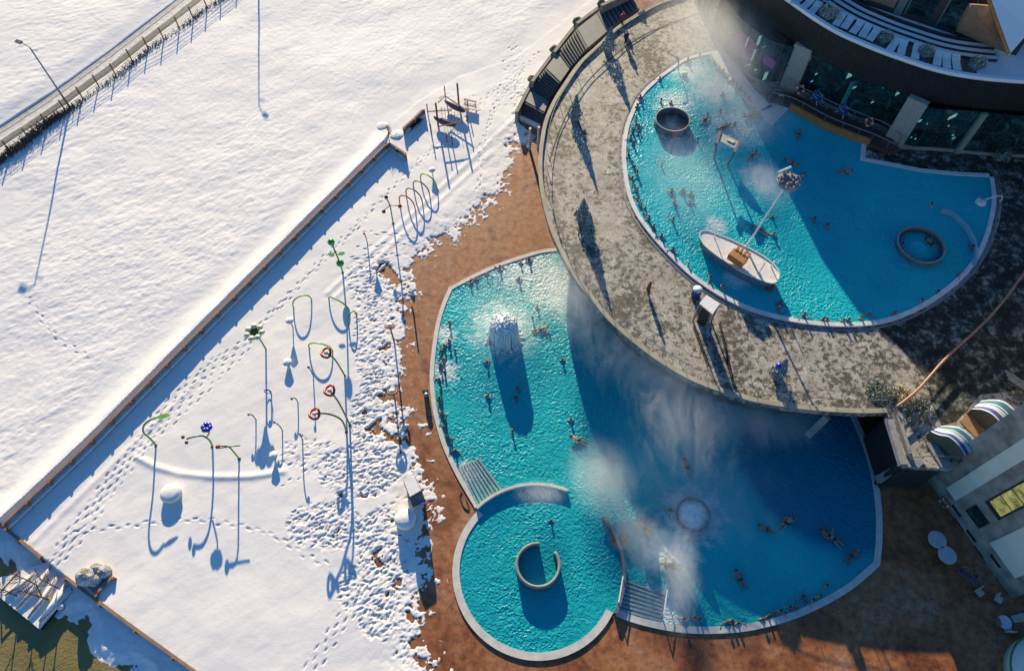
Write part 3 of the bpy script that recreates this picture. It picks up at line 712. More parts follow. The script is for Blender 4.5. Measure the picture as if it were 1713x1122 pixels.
for (t, bs) in ((q[3], G(1195, 267, ZD)), (q[2], G(1217, 277, ZD))):
    MB().tube([(bs.x, bs.y, ZD), (t.x, t.y, ZD + 2.9)], 0.09, 8).build('post', METAL, cf)
# ship island
bo = [(1171, 391), (1182, 388), (1200, 394), (1218, 401), (1235, 409), (1250, 416), (1265, 424), (1278, 432), (1290, 441), (1298, 450), (1302, 459), (1300, 468), (1293, 474), (1281, 472), (1268, 467),
      (1250, 460), (1235, 452), (1222, 443), (1208, 434), (1195, 425), (1184, 416), (1175, 406)]
zb = ZD + 1.15
bp = smooth_line(GL(bo, zb), 3, True); bc = sum(bp, Vector()) / len(bp)
ship = empty('play_ship', (bc.x, bc.y, ZD), 'snow-whitened play ship with brown deck house and a tall mast in the upper pool', 'ship')
lowr = [bc + (p - bc) * 0.94 for p in bp]
N = len(bp)
m_ = MB(); m_.add([(p.x, p.y, ZD) for p in lowr] + [(p.x, p.y, zb) for p in bp], [(i, (i + 1) % N, N + (i + 1) % N, N + i) for i in range(N)] + [tuple(range(N))])
m_.build('hull', pm('hull_paint', (0.16, 0.20, 0.22), (0.1, 0.13, 0.15), 2, 0.6), ship)
m_ = MB().prism([(p.x, p.y) for p in bp], zb, zb + 0.06); m_.build('ship_deck', pm('frosted_deck', (0.82, 0.79, 0.76), (0.68, 0.63, 0.58), 2.2, 0.7, 0.5, 5), ship)
MB().ribbon(bp, 0.0, 0.10, zb + .06, zb + 0.16, True).build('gunwale', SNOWY, ship)
a = G(1222, 424, zb + .7); b = G(1246, 440, zb + .7)
m_ = MB(); d = (b - a).normalized(); nrm = Vector((-d.y, d.x, 0))
m_.bar(a, b, 0.9, 0.75)
for t in (0.15, 0.4, 0.65, 0.9): m_.bar(a.lerp(b, t) + nrm * 0.35 + Vector((0, 0, .2)), a.lerp(b, t) + nrm * 0.95 + Vector((0, 0, .2)), 0.2, 0.5)
m_.build('deck_house', OWOOD, ship)
mb0 = G(1247, 415, zb); mt = G(1320, 303, ZD + 10.0)
MB().tube([mb0, mb0.lerp(mt, 0.5), mt], [0.10, 0.08, 0.07], 8).build('mast', WMETAL, ship)
bask = MB().lathe((mt.x, mt.y, mt.z - 0.5), [(0.4, 0), (0.9, 0.2), (1.0, 0.5), (.95, 0.56), (0, 0.62)], 20)
for k in range(60):
    a_ = random.uniform(0, 2 * PI); q_ = .95 * math.sqrt(random.random()); bask.ball((mt.x + q_ * math.cos(a_), mt.y + q_ * math.sin(a_), mt.z + 0.15 + random.uniform(-.1, .1)), random.uniform(.07, .14), 7, 0.8, 0.15)
bask.build('crow_nest', pm('nest_stone', (0.30, 0.28, 0.30), (0.2, 0.19, 0.2), 2, .7, .5, 6), ship)
MB().tube([mt + Vector((-.9, .6, .4)), mt + Vector((0.2, 1.1, .5))], 0.12, 6).build('yard', WMETAL, ship)
for (u0, v0, u1, v1) in ((1195, 398, 1200, 380), (1289, 446, 1301, 433), (1270, 456, 1280, 440)):
    p = G(u0, v0, zb); tp = G(u1, v1, zb + 1.6)
    MB().tube([p, tp], 0.05, 6).build('water_jet_pipe', WMETAL, ship)
MB().ball(G(1287, 478, ZD + 0.35), 0.5, 10, 0.8, .2).build('figurehead', BROWNP, ship)

# ------------------------------------------------------------------ outer staircase beside the deck
st = empty('outside_staircase', G(900, 170, 0), 'dark staircase in four flights with landings curving down outside the promenade', 'staircase')
ol = [(868, 190), (893, 140), (930, 92), (968, 45), (1008, 15), (1060, -8)]          # outer side
il = [(903, 207), (922, 160), (950, 118), (985, 78), (1025, 45), (1075, 10)]          # inner side at the parapet
def seg(i, t): return Vector(ol[i]).lerp(Vector(ol[i + 1]), t), Vector(il[i]).lerp(Vector(il[i + 1]), t)
STD = pm('stair_tread', (0.11, 0.12, 0.13), (0.08, 0.085, 0.09), 1, .6); LND = pm('stair_landing', (0.17, 0.18, 0.19), (0.13, 0.14, 0.15), 1, .6)
zf = [0.9, 2.3, 3.7, 5.1, 5.4, 5.4]
fl = [(0, .05, .45, 0.9, 1.5), (0, .95, 1.55, 1.6, 3.0), (1, 1, 1.6, 3, 4), ]
def quad_at(t0, t1, z):
    def at(t):
        i = min(int(t), 4); return seg(i, t - i)
    (a, b), (c, d) = at(t0), at(t1)
    return [G(a.x, a.y, z), G(b.x, b.y, z), G(d.x, d.y, z), G(c.x, c.y, z)]
runs = [(0.0, 0.42, 0.6, 1.6, 'f'), (0.42, 0.82, 1.6, 1.6, 'l'), (0.82, 1.55, 1.6, 3.4, 'f'), (1.55, 2.1, 3.4, 3.4, 'l'), (2.1, 2.95, 3.4, 5.2, 'f'), (2.95, 3.75, 5.2, 5.2, 'l'), (3.75, 4.9, 5.2, 5.35, 'f')]
for (t0, t1, z0, z1, k) in runs:
    if k == 'l':
        q = quad_at(t0, t1, z0); MB().prism(q, z0 - 0.4, z0).build('landing', LND, st)
    else:
        n_ = 9 if t1 - t0 > 0.6 else 6
        for i in range(n_):
            f0 = t0 + (t1 - t0) * i / n_; f1 = t0 + (t1 - t0) * (i + 1) / n_; z = z0 + (z1 - z0) * (i + 0.5) / n_
            MB().prism(quad_at(f0, f1, z), z - 0.5, z).build('stair_step', STD, st)
            e = quad_at(f0, f0 + (f1 - f0) * 0.3, z)
            MB().prism(e, z + 0.003, z + 0.02).build('step_nosing', DARK, st)
wl_ = [G(u, v, 2.5) for (u, v) in [(864, 188), (890, 137), (927, 88), (965, 40), (1006, 10), (1060, -14)]]
zs = [1.6, 2.6, 3.6, 4.8, 6.2, 6.4]
for i in range(5):
    a, b = G(*[(864, 188), (890, 137), (927, 88), (965, 40), (1006, 10), (1060, -14)][i], zs[i]), G(*[(864, 188), (890, 137), (927, 88), (965, 40), (1006, 10), (1060, -14)][i + 1], zs[i])
    MB().ribbon([a, b], -0.2, 0.2, 0, zs[i] + 0.1).build('side_wall', pm('side_wall_stone', (0.30, 0.29, 0.25), (0.2, 0.2, 0.17), 1, .8), st)
    MB().ball((b.x, b.y, zs[i] + 0.4), 0.55, 9, 0.8, 0.25).build('planter_shrub', pm('dry_shrub', (0.20, 0.17, 0.08), (0.1, 0.12, 0.05), 4, .9, .8, 6), st)
a0, a1_ = G(868, 193, 0.6), G(903, 209, 0.6)
MB().ribbon([a0, a1_], -0.15, 0.15, 0, 0.65).build('end_wall', pm('white_render', (0.7, 0.7, 0.7), (0.6, 0.6, 0.62), 1, .7), st)
for (u, v) in ((886, 250), (900, 248)):
    p = G(u, v, 0); MB().tube([(p.x, p.y, 0), (p.x, p.y, 3.2)], 0.16, 10).build('white_post', WHITE, st)

# ------------------------------------------------------------------ spa building with terrace
bld = empty('spa_building', G(1450, 120, ZD), 'dark curved bathhouse with glass wall and snowy roof terrace above the upper pool', 'building')
base_px = [(1120, -170), (1135, -90), (1158, -10), (1190, 60), (1222, 103), (1262, 134), (1297, 146), (1330, 150), (1393, 182), (1440, 202), (1480, 218), (1507, 245), (1580, 252), (1660, 260), (1760, 264), (1900, 264), (2150, 240)]
ZF0, ZF1 = 10.7, 14.0
base = GL(base_px, ZD)
# curved facade line for the fascia, traced along the terrace edge
edge_px = [(1170, -150), (1225, -70), (1268, -30), (1315, 1), (1356, 30), (1397, 55), (1438, 74), (1480, 91), (1520, 105), (1557, 117), (1600, 127), (1650, 134), (1713, 139), (1800, 143), (1950, 142), (2150, 120)]
edge = smooth_line(GL(edge_px, ZF1), 4)
edge0 = [p.copy() for p in edge]
gl = offset(edge, 0.45)
body = [(p.x, p.y) for p in gl] + [(G(2150, -700, ZF1).x, gl[-1].y), (gl[-1].x, 115), (gl[0].x + 2, 115)]
def mat_ribbed():
    m, n, l, b = _new('ribbed_cladding'); uv = coords(n, 'UV')
    w = n.new('ShaderNodeTexWave'); w.inputs['Scale'].default_value = 1.0; w.inputs['Distortion'].default_value = 0.0; l.new(uv, w.inputs['Vector'])
    l.new(ramp(n, l, w.outputs['Fac'], [(0.2, (0.006, 0.007, 0.008)), (0.8, (0.022, 0.021, 0.02))]), b.inputs['Base Color'])
    b.inputs['Roughness'].default_value = 0.45; bump(n, l, w.outputs['Fac'], b, 0.8, 0.08); return m
def strip_wall(name, line, z0, z1, mat, parent, out=0.0, usc=1.0):
    P = offset(line, -out); N = len(P); inv = parent.matrix_world.inverted()
    me = bpy.data.meshes.new(name)
    me.from_pydata([inv @ Vector((p.x, p.y, z0)) for p in P] + [inv @ Vector((p.x, p.y, z1)) for p in P], [], [(i, i + 1, N + i + 1, N + i) for i in range(N - 1)]); me.update()
    s = [0.0]
    for a, b in zip(P[:-1], P[1:]): s.append(s[-1] + (b - a).length)
    u = me.uv_layers.new(name='UVMap')
    for lp in me.loops:
        i = lp.vertex_index; u.data[lp.index].uv = (s[i % N] * usc, 0.0 if i < N else 1.0)
    me.materials.append(mat); o = bpy.data.objects.new(name, me); scene.collection.objects.link(o); o.parent = parent; return o
MB().prism(body, ZF0 + 0.02, ZF1 - 0.35).build('roof_mass', DARK, bld)
strip_wall('fascia', edge, ZF0, ZF1 - 0.1, mat_ribbed(), bld, 0.03, 1.3)
MB().prism([(p.x, p.y) for p in offset(edge, 0.02)] + body[len(gl):], ZF1 - 0.34, ZF1 - 0.1).build('terrace_floor', SNOW, bld)
MB().ribbon(edge, 0.0, 0.42, ZF1 - 0.1, ZF1 + 0.25).build('parapet', SNOW, bld)
MB().ribbon([p for p in edge if p.x < G(1640, 130, ZF1).x], 0.43, 3.2, ZF1 - .09, ZF1 - .04).build('terrace_planks', pm('terrace_plank', (.20, .13, .09), (.12, .08, .06), 2, .8), bld)
# glass hall wall and columns
bs_ = smooth_line(base, 3)
strip_wall('glass_wall', bs_, ZD, ZF0, GLASS, bld)
m_ = MB()
acc = 0
for a, b in zip(bs_[:-1], bs_[1:]):
    Ls = (b - a).length; k = int(Ls / 1.9) + 1
    for i in range(k):
        p = a.lerp(b, i / k); m_.box((p.x, p.y, (ZD + ZF0) / 2), (0.09, 0.09, ZF0 - ZD))
m_.build('mullion_frame', pm('frame_dark', (0.05, 0.055, 0.055), None, 2, .4, 0), bld)
for (u, v, w, up) in ((1317, 149, 1.0, 0), (1495, 237, 1.0, 0)):
    p = G(u, v, ZD); d = G(u + 20, v + 9, ZD) - p; rz = math.atan2(d.y, d.x)
    MB().box((p.x, p.y, (ZD + ZF0 + .3) / 2), (2.0, 0.7, ZF0 - ZD + .3), rz).build('stone_column', pm('stone_facing', (0.42, 0.37, 0.31), (0.32, 0.28, 0.24), 5, .8, .4, 8), bld)
p = G(1600, 256, ZD)
MB().box((p.x, p.y, (ZD + ZF0) / 2), (0.6, 0.35, ZF0 - ZD), 0).build('steel_column', pm('green_steel', (0.24, 0.3, 0.24), None, 2, .5, 0), bld)
p = G(1400, 193, ZD)
MB().box((p.x, p.y, ZD + 2.6), (0.55, 0.12, 3.8), 0.4).build('lit_panel', pm('teal_lit', (.03, .3, .27), None, 2, .4, 0), bld)
def lit(name, col, e):
    m, n, l, b = _new(name); b.inputs['Base Color'].default_value = (*col, 1); b.inputs['Emission Color'].default_value = (*col, 1); b.inputs['Emission Strength'].default_value = e; return m
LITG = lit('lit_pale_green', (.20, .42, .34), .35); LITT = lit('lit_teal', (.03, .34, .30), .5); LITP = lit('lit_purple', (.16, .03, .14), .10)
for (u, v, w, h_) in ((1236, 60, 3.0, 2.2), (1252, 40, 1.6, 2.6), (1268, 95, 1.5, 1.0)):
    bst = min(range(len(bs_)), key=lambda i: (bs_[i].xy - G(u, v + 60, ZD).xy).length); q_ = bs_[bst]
    MB().box((q_.x - .1, q_.y - .2, ZD + 3.0), (w, .08, h_), -.9).build('purple_glow', LITP, bld)  # glowing panels added to imitate purple reflections in the glass
for (u, v, w, h_, zc) in ((1430, 124, .9, .8, ZF0 - .5), (1348, 88, .5, .5, ZF0 - 1), (1364, 92, .6, .4, ZF0 - 1.2), (1505, 158, .6, .8, ZF0 - .4), (1590, 172, 1.2, .4, ZF0 - .6), (1275, 55, .4, 1.2, ZF0 - 1.6), (1284, 80, .4, 1.4, ZF0 - 2.4),
                         (1303, 45, .4, 1.1, ZF0 - .6), (1276, 122, .5, 1.0, ZD + 1.2)):
    # glowing panels set before the glass, added for the lit interior
    p = G(u, v, zc); bst = min(range(len(bs_)), key=lambda i: (bs_[i].xy - p.xy).length)
    q_ = bs_[bst]
    MB().box((q_.x, q_.y - 0.25, zc), (w, 0.06, h_), 0.5).build('interior_glow', LITG, bld)
random.seed(31)
for k in range(34):
    q_ = bs_[random.randint(8, len(bs_) - 12)]; zc = random.uniform(ZD + .6, ZF0 - .5)
    MB().box((q_.x + random.uniform(-.6, .6), q_.y - .16, zc), (random.uniform(.1, .5), .05, random.uniform(.06, .3)), .45).build('interior_glow', LITG if k % 3 else LITT, bld)  # small glowing bits scattered over the glass as interior lights
MB().ribbon(bs_, -.08, -.02, ZD + 2.9, ZD + 3.0).build('transom_frame', MATS['frame_dark'], bld); MB().ribbon(bs_, -.12, .1, ZD, ZD + .35).build('sill_frame', CONC, bld)
# poolside gallery with orange board and railing
gal = empty('poolside_gallery', G(1400, 200, ZD), 'railed wooden gallery with an orange edge board between glass hall and upper pool', 'walkway')
gi = smooth_line(GL([(1284, 152), (1327, 157), (1393, 188), (1440, 206), (1482, 224), (1506, 250)], ZD + 0.5), 3)
go = smooth_line(GL([(1286, 168), (1322, 178), (1376, 207), (1420, 225), (1455, 238), (1490, 255)], ZD + 0.5), 3)
n1, n2 = len(gi), len(go)
MB().prism([(p.x, p.y) for p in gi] + [(p.x, p.y) for p in reversed(go)], ZD, ZD + 0.5).build('gallery_floor', pm('gallery_planks', (0.10, 0.055, 0.04), (0.06, 0.035, 0.03), 3, .6), gal)
MB().ribbon(go[3:-3], -0.22, 0.0, ZD + .1, ZD + 0.95).build('edge_board', OWOOD, gal)
mr_ = MB().tube([Vector((p.x, p.y, ZD + 1.6)) for p in gi], 0.06, 6)
for p in gi[::2]: mr_.tube([(p.x, p.y, ZD + .5), (p.x, p.y, ZD + 1.6)], 0.045, 6)
mr_.build('railing', METAL, gal)
mr_ = MB().tube([Vector((p.x, p.y, ZD + 1.5)) for p in offset(go, 0.15)], 0.06, 6)
for p in offset(go, 0.15)[::2]: mr_.tube([(p.x, p.y, ZD + .5), (p.x, p.y, ZD + 1.5)], 0.045, 6)
mr_.build('railing', METAL, gal)
MB().bar(G(1303, 159, ZD + .52), G(1312, 159.5, ZD + .52), .35, .04).build('floor_sign', YELLOW, gal)
def torus(c, r, r2, nrm=(0, 0, 1), n=20):
    nv = Vector(nrm).normalized(); X = nv.orthogonal().normalized(); Y = nv.cross(X)
    return [Vector(c) + X * r * math.cos(2 * PI * k / n) + Y * r * math.sin(2 * PI * k / n) for k in range(n)]
def lifebuoy(c, nrm, label, r=0.42):
    root = empty('lifebuoy', c, label, 'lifebuoy')
    pts = torus(c, r, 0, nrm)
    MB().tube(pts, 0.11, 8, True).build('ring', pm('buoy_red', (0.55, 0.12, 0.07), None, 3, .5, 0), root, True)
    for k in (0, 5, 10, 15): MB().tube([pts[k], pts[(k + 1) % 20]], 0.125, 8).build('band', WMETAL, root, True)
lifebuoy(G(1339, 150, ZD + 1.5), (0.2, -0.8, 0.6), 'red and white lifebuoy on the gallery rail nearest the first stone column')
lifebuoy(G(1454, 204, ZD + 1.5), (0.2, -0.8, 0.6), 'red and white lifebuoy on the gallery rail beside the second stone column')
def chair(u, v, rz, label):
    p = G(u, v, ZD + 0.5); root = empty('lounge_chair', p, label, 'chair', 'blue and white chairs on the gallery', rz)
    M = root.matrix_world
    def loc(mb, nm, mt): o = mb.build(nm, mt); o.parent = root; return o
    loc(MB().box((0, 0, .45), (.8, .8, .07)), 'seat', BLUE if False else pm('blue_canvas', (0.02, 0.12, 0.5), None, 3, .6, 0))
    loc(MB().box((0, .42, .85), (.8, .07, .75)), 'backrest', MATS['blue_canvas'])
    for sx in (-1, 1):
        for sy in (-1, 1): loc(MB().bar((sx * .32, sy * .3, .45), (sx * .5, sy * .6, 0), .06, .06), 'leg', WMETAL)
        loc(MB().bar((sx * .42, -.3, .7), (sx * .42, .42, .75), .06, .05), 'armrest', WMETAL)
chair(1365, 169, 0.5, 'blue and white chair nearer the first stone column on the gallery')
chair(1409, 191, 0.5, 'blue and white chair near the middle of the gallery')

# terrace furniture
def lounger_proto():
    root = empty('sun_lounger', (0, 0, 0), 'x', 'sun lounger')
    def loc(mb, nm, mt): o = mb.build(nm, mt); o.parent = root; return o
    loc(MB().box((0, 0, .32), (.85, 2.3, .10)), 'bed', pm('white_lounger', (0.78, 0.76, 0.76), (0.7, 0.7, 0.7), 2, .6))
    loc(MB().bar((0, .4, .37), (0, 1.15, .62), .85, .08, Vector((0, 0, 1))), 'headrest', MATS['white_lounger'])
    for sx in (-1, 1):
        for sy in (-1, 1): loc(MB().box((sx * .36, sy * .95, .14), (.07, .07, .28)), 'leg', METAL)
    return root
proto = lounger_proto()
LNG = [(1334, 4), (1348, 12), (1361, 19), (1402, 38), (1416, 43), (1431, 51), (1445, 57), (1459, 63), (1492, 80), (1507, 85), (1530, 92), (1566, 103), (1581, 107), (1597, 110)]
for i, (u, v) in enumerate(LNG):
    o = proto if i == 0 else copy_tree(proto)
    nx = LNG[min(i + 1, len(LNG) - 1)]; pv = LNG[max(i - 1, 0)]
    d = G(nx[0], nx[1], ZF1) - G(pv[0], pv[1], ZF1)
    place(o, G(u, v, ZF1 - 0.1), math.atan2(d.y, d.x) + 0.1, .88)
    o['group'] = 'white loungers lined along the roof terrace parapet'
    nth = ['first', 'second', 'third', 'fourth', 'fifth', 'sixth', 'seventh', 'eighth', 'ninth', 'tenth', 'eleventh', 'twelfth', 'thirteenth', 'fourteenth'][i]
    o['label'] = 'white sun lounger on the roof terrace, %s in the row counted from the left' % nth
# leafy shrubs
FOL = pm('winter_foliage', (0.10, 0.14, 0.06), (0.30, 0.33, 0.28), 6, .8, .6, 8)
FOLW = pm('frosted_foliage', (0.62, 0.66, 0.66), (0.16, 0.22, 0.14), 5, .8, .6, 8)
FOLD = pm('dark_fir_needles', (0.05, 0.09, 0.07), (0.45, 0.52, 0.54), 7, .8, .5, 8)
def leafy(c, r, h, n, size, cone=False):
    m = MB(); c = Vector(c)
    for _ in range(n):
        if cone:
            t = random.random() ** 1.3; rr_ = r * (1 - t) * (0.35 + 0.65 * math.sqrt(random.random())) * random.uniform(.8, 1.15); z = 0.15 + t * h
        else:
            t = random.random(); rr_ = r * math.sqrt(random.random()); z = h * random.uniform(0.2, 1) * math.sqrt(max(0.05, 1 - (rr_ / r) ** 2))
        a = random.uniform(0, 2 * PI); p = c + Vector((rr_ * math.cos(a), rr_ * math.sin(a), z))
        ax = Vector((random.gauss(0, 1), random.gauss(0, 1), random.gauss(0, .7))).normalized(); b2 = ax.orthogonal().normalized(); s_ = size * random.uniform(.6, 1.4)
        m.add([p - ax * s_, p - b2 * s_ * .5, p + ax * s_, p + b2 * s_ * .5], [(0, 1, 2, 3)])
    return m
def shrub(u, v, h, r, hh, label, mats=(FOL, FOLW), trough=True, name='potted_shrub'):
    p = G(u, v, h); root = empty(name, p, label, 'shrub')
    if trough: MB().box(p + Vector((0, 0, .2)), (r * 1.5, r * 1.1, .4), .4).build('planter', GREY, root)
    leafy(p + Vector((0, 0, .25)), r, hh, 300, .08).build('foliage', mats[0], root)
    leafy(p + Vector((0, 0, .3)), r * .9, hh * 1.08, 60, .11).build('frosted_leaves', mats[1], root)
shrub(1386, 27, ZF1 - .1, 1.2, 1.0, 'sunlit straw-coloured shrub between lounger groups on the roof terrace', (pm('straw_foliage', (0.42, 0.34, 0.18), (0.6, 0.5, 0.3), 6, .8), FOLW))
shrub(1479, 69, ZF1 - .1, .8, .9, 'planter shrub between the eighth and ninth terrace loungers')
shrub(1546, 92, ZF1 - .1, .85, .9, 'planter shrub with one pale tuft between the eleventh and twelfth terrace loungers')
shrub(1632, 112, ZF1 - .1, .85, .9, 'planter shrub at the far end of the terrace lounger row')
# stepped plank benches behind the loungers: dark rails with snow between
pl = empty('slatted_windbreak', G(1500, 60, ZF1), 'long low slatted screen with snow along the back of the roof terrace', 'screen')
for k, (off, hgt) in enumerate(((2.9, .5), (3.7, .75), (4.5, 1.0), (5.6, .6))):
    ln = [p for p in offset(edge, off) if G(1375, 10, ZF1).x < p.x < G(1655, 60, ZF1).x]
    MB().ribbon(ln, 0, .16, ZF1 - .1, ZF1 + .12 + k * .06).build('slat_rail', pm('dark_plank', (0.03, 0.03, 0.04), (0.05, 0.05, 0.06), 2, .6), pl)
    if k < 3: MB().ribbon([p for p in offset(edge, off + .18) if G(1380, 10, ZF1).x < p.x < G(1650, 60, ZF1).x], 0, .52, ZF1 - .1, ZF1 + .10 + k * .06).build('snow_strip', SNOW, pl)
# timber house on the terrace
hs = empty('terrace_house', G(1600, 40, ZF1), 'timber-clad house with snowy pointed roof rising from the terrace corner', 'house')
f0, f1_ = G(1400, -10, ZF1), G(1700, 92, ZF1)
d = (f1_ - f0).normalized(); nn = Vector((-d.y, d.x, 0)); L_ = (f1_ - f0).length
qq = [f0, f1_, f1_ + nn * 14, f0 + nn * 14]
MB().prism(qq, ZF1 - .1, ZF1 + 4.2).build('house_wall', pm('charcoal_cladding', (0.03, 0.028, 0.03), (0.045, 0.04, 0.04), 1, .6), hs)
def face_panel(t0, t1, z0, z1, mat, nm, outd=.06):
    a, b = f0.lerp(f1_, t0), f0.lerp(f1_, t1); e = -nn * outd
    vs = [a + e, b + e, b, a]
    MB().prism([(v.x, v.y) for v in vs], ZF1 + z0, ZF1 + z1).build(nm, mat, hs)
STN = pm('pale_stone_pier', (0.2, 0.22, 0.2), (0.14, 0.16, 0.15), 3, .8)
face_panel(.33, .37, -.1, 4.1, STN, 'stone_pier'); face_panel(.16, .32, .5, 3.6, BWOOD, 'timber_panel', .05); face_panel(.39, .52, .5, 3.6, GLASS, 'window', .05)
face_panel(.57, .69, .3, 3.5, GLASS, 'window', .07)
for t in (.16, .385, .565, .69): face_panel(t - .003, t + .003, .3, 3.7, STN, 'window_frame', .12)
# gabled wing: timber gable with steep snowy roof
g0 = G(1612, 55, ZF1 - .1); g1 = G(1695, 93, ZF1 - .1); apex = G(1627, 0, ZF1 + 3.0)
gq = [G(1600, 53, ZF1 + .5), G(1675, 86, ZF1 + .5), G(1690, 84, ZF1 + 2.0), G(1655, 10, ZF1 + 4.4), G(1626, 8, ZF1 + 4.4)]
m_ = MB(); m_.add([p for p in gq] + [p + Vector((.2, .8, -.4)) for p in gq], [(0, 1, 2, 3, 4), (5, 9, 8, 7, 6)] + [(i, (i + 1) % 5, 5 + (i + 1) % 5, 5 + i) for i in range(5)]); m_.build('timber_gable', BWOOD, hs)
rq = [G(1691, 88, ZF1 + 2.1), G(1655, -12, ZF1 + 5.6), G(1900, -80, ZF1 + 7.0), G(1800, 20, ZF1 + 4.0), G(1722, 52, ZF1 + 3.0)]
m_ = MB(); m_.add([p for p in rq] + [p - Vector((0, 0, .35)) for p in rq], [tuple(range(5)), tuple(range(9, 4, -1))] + [(i, (i + 1) % 5, 5 + (i + 1) % 5, 5 + i) for i in range(5)])
rf = m_.build('snowy_roof', SNOW, hs)
MB().tube([rq[0] + Vector((-.1, 0, -.2)), rq[1] + Vector((-.1, 0, -.2))], .16, 6).build('barge_board', OWOOD, rf) if False else MB().tube([rq[0] + Vector((-.1, 0, -.2)), rq[1] + Vector((-.1, 0, -.2))], .16, 6).build('barge_board', OWOOD, hs)

# ------------------------------------------------------------------ right-hand wing (stone facade) and things round it
wing = empty('stone_wing', G(1620, 900, 0), 'tall stone-faced wing with pale vertical panels and a lit window at the lower right', 'building')
B0, B1 = G(1545, 793, 0), G(1692, 1000, 0)
wd = (B1 - B0).normalized(); wn_ = Vector((-wd.y, wd.x, 0))           # into the building
if wn_.x < 0: wn_ = -wn_
HW = 17.0
def mat_stonewall():
    m, n, l, b = _new('wing_stone'); co = coords(n, 'World')
    br = n.new('ShaderNodeTexNoise'); br.inputs['Scale'].default_value = 0.9; br.inputs['Detail'].default_value = 7; l.new(co, br.inputs['Vector'])
    l.new(ramp(n, l, br.outputs['Fac'], [(0.35, (0.20, 0.185, 0.16)), (0.65, (0.38, 0.35, 0.30))]), b.inputs['Base Color'])
    b.inputs['Roughness'].default_value = .85; bump(n, l, noise(n, l, co, 5, 5, .7), b, .5, .05); return m
MB().prism([B0, B1, B1 + wn_ * 30, B0 + wn_ * 30], 0, HW).build('stone_wall', mat_stonewall(), wing)
WL = (B1 - B0).length
def on_wall(u, v):
    """plan distance along the facade and height of the facade point seen at a survey pixel"""
    du = (u - 856.5) / F; dv = (v - 561) / F
    D = Vector((du, math.sin(TILT) - dv * math.cos(TILT), -(math.cos(TILT) + dv * math.sin(TILT)))); O = Vector((0, 0, H))
    t = (B0 - O).dot(wn_) / D.dot(wn_); P = O + D * t
    return (P - B0).dot(wd), P.z
def wall_box(s0, s1, z0, z1, mat, nm, o=.06, par=wing):
    a, b = B0 + wd * s0, B0 + wd * s1
    return MB().prism([a - wn_ * o, b - wn_ * o, b, a], z0, z1).build(nm, mat, par)
PANEL = pm('pale_render_panel', (0.74, 0.74, 0.62), (0.66, 0.66, 0.55), .6, .7)
s0, z0 = on_wall(1585, 815); s1, z1 = on_wall(1597, 832); wall_box(s0, s1 + .25, (z0 + z1) / 2, HW - .3, PANEL, 'pale_panel', .12)
s0, z0 = on_wall(1657, 907); s1, z1 = on_wall(1700, 966); wall_box(s0, s1, (z0 + z1) / 2, HW - .3, PANEL, 'pale_panel', .12)
s0, z0 = on_wall(1647, 839); s1, z1 = on_wall(1672, 869)
zb_ = (z0 + z1) / 2
def mat_lit():
    m, n, l, b = _new('lit_room_glass'); co = coords(n, 'World')
    c = ramp(n, l, noise(n, l, co, 1.2, 4, .6, 1.0), [(.35, (0.07, 0.07, 0.015)), (.65, (0.30, 0.30, 0.10))])
    l.new(c, b.inputs['Base Color']); b.inputs['Roughness'].default_value = .15
    l.new(c, b.inputs['Emission Color']); b.inputs['Emission Strength'].default_value = .6; return m
win = wall_box(s0, s1, zb_, zb_ + 6.5, pm('window_frame_dark', (0.03, 0.04, 0.035), None, 2, .5, 0), 'window', .05)
LIT = mat_lit()
for k in range(4): wall_box(s0 + .15, s1 - .15, zb_ + .55 + k * 1.5, zb_ + 1.9 + k * 1.5, LIT, 'window_pane', .08, win)
s0, z0 = on_wall(1615, 853); s1, z1 = on_wall(1638, 884); s2, z2 = on_wall(1656, 874)
win = wall_box(s0, s1, (z0 + z1) / 2, z2, MATS['window_frame_dark'], 'window', .05)
wall_box(s0 + .1, s1 - .1, (z0 + z1) / 2 + .15, z2 - .1, GLASS, 'window_pane', .08, win)
for (u, v) in ((1600, 854), (1602, 878), (1625, 896), (1630, 926), (1665, 938)):
    s_, z_ = on_wall(u, v); wall_box(s_ - .55, s_ + .55, max(z_ - .12, .1), z_ + .18, DARK, 'wall_vent', .05)
s_, z_ = on_wall(1582, 840)
lifebuoy(B0 + wd * s_ - wn_ * .18 + Vector((0, 0, z_)), wn_, 'red lifebuoy hanging on the stone wing wall')

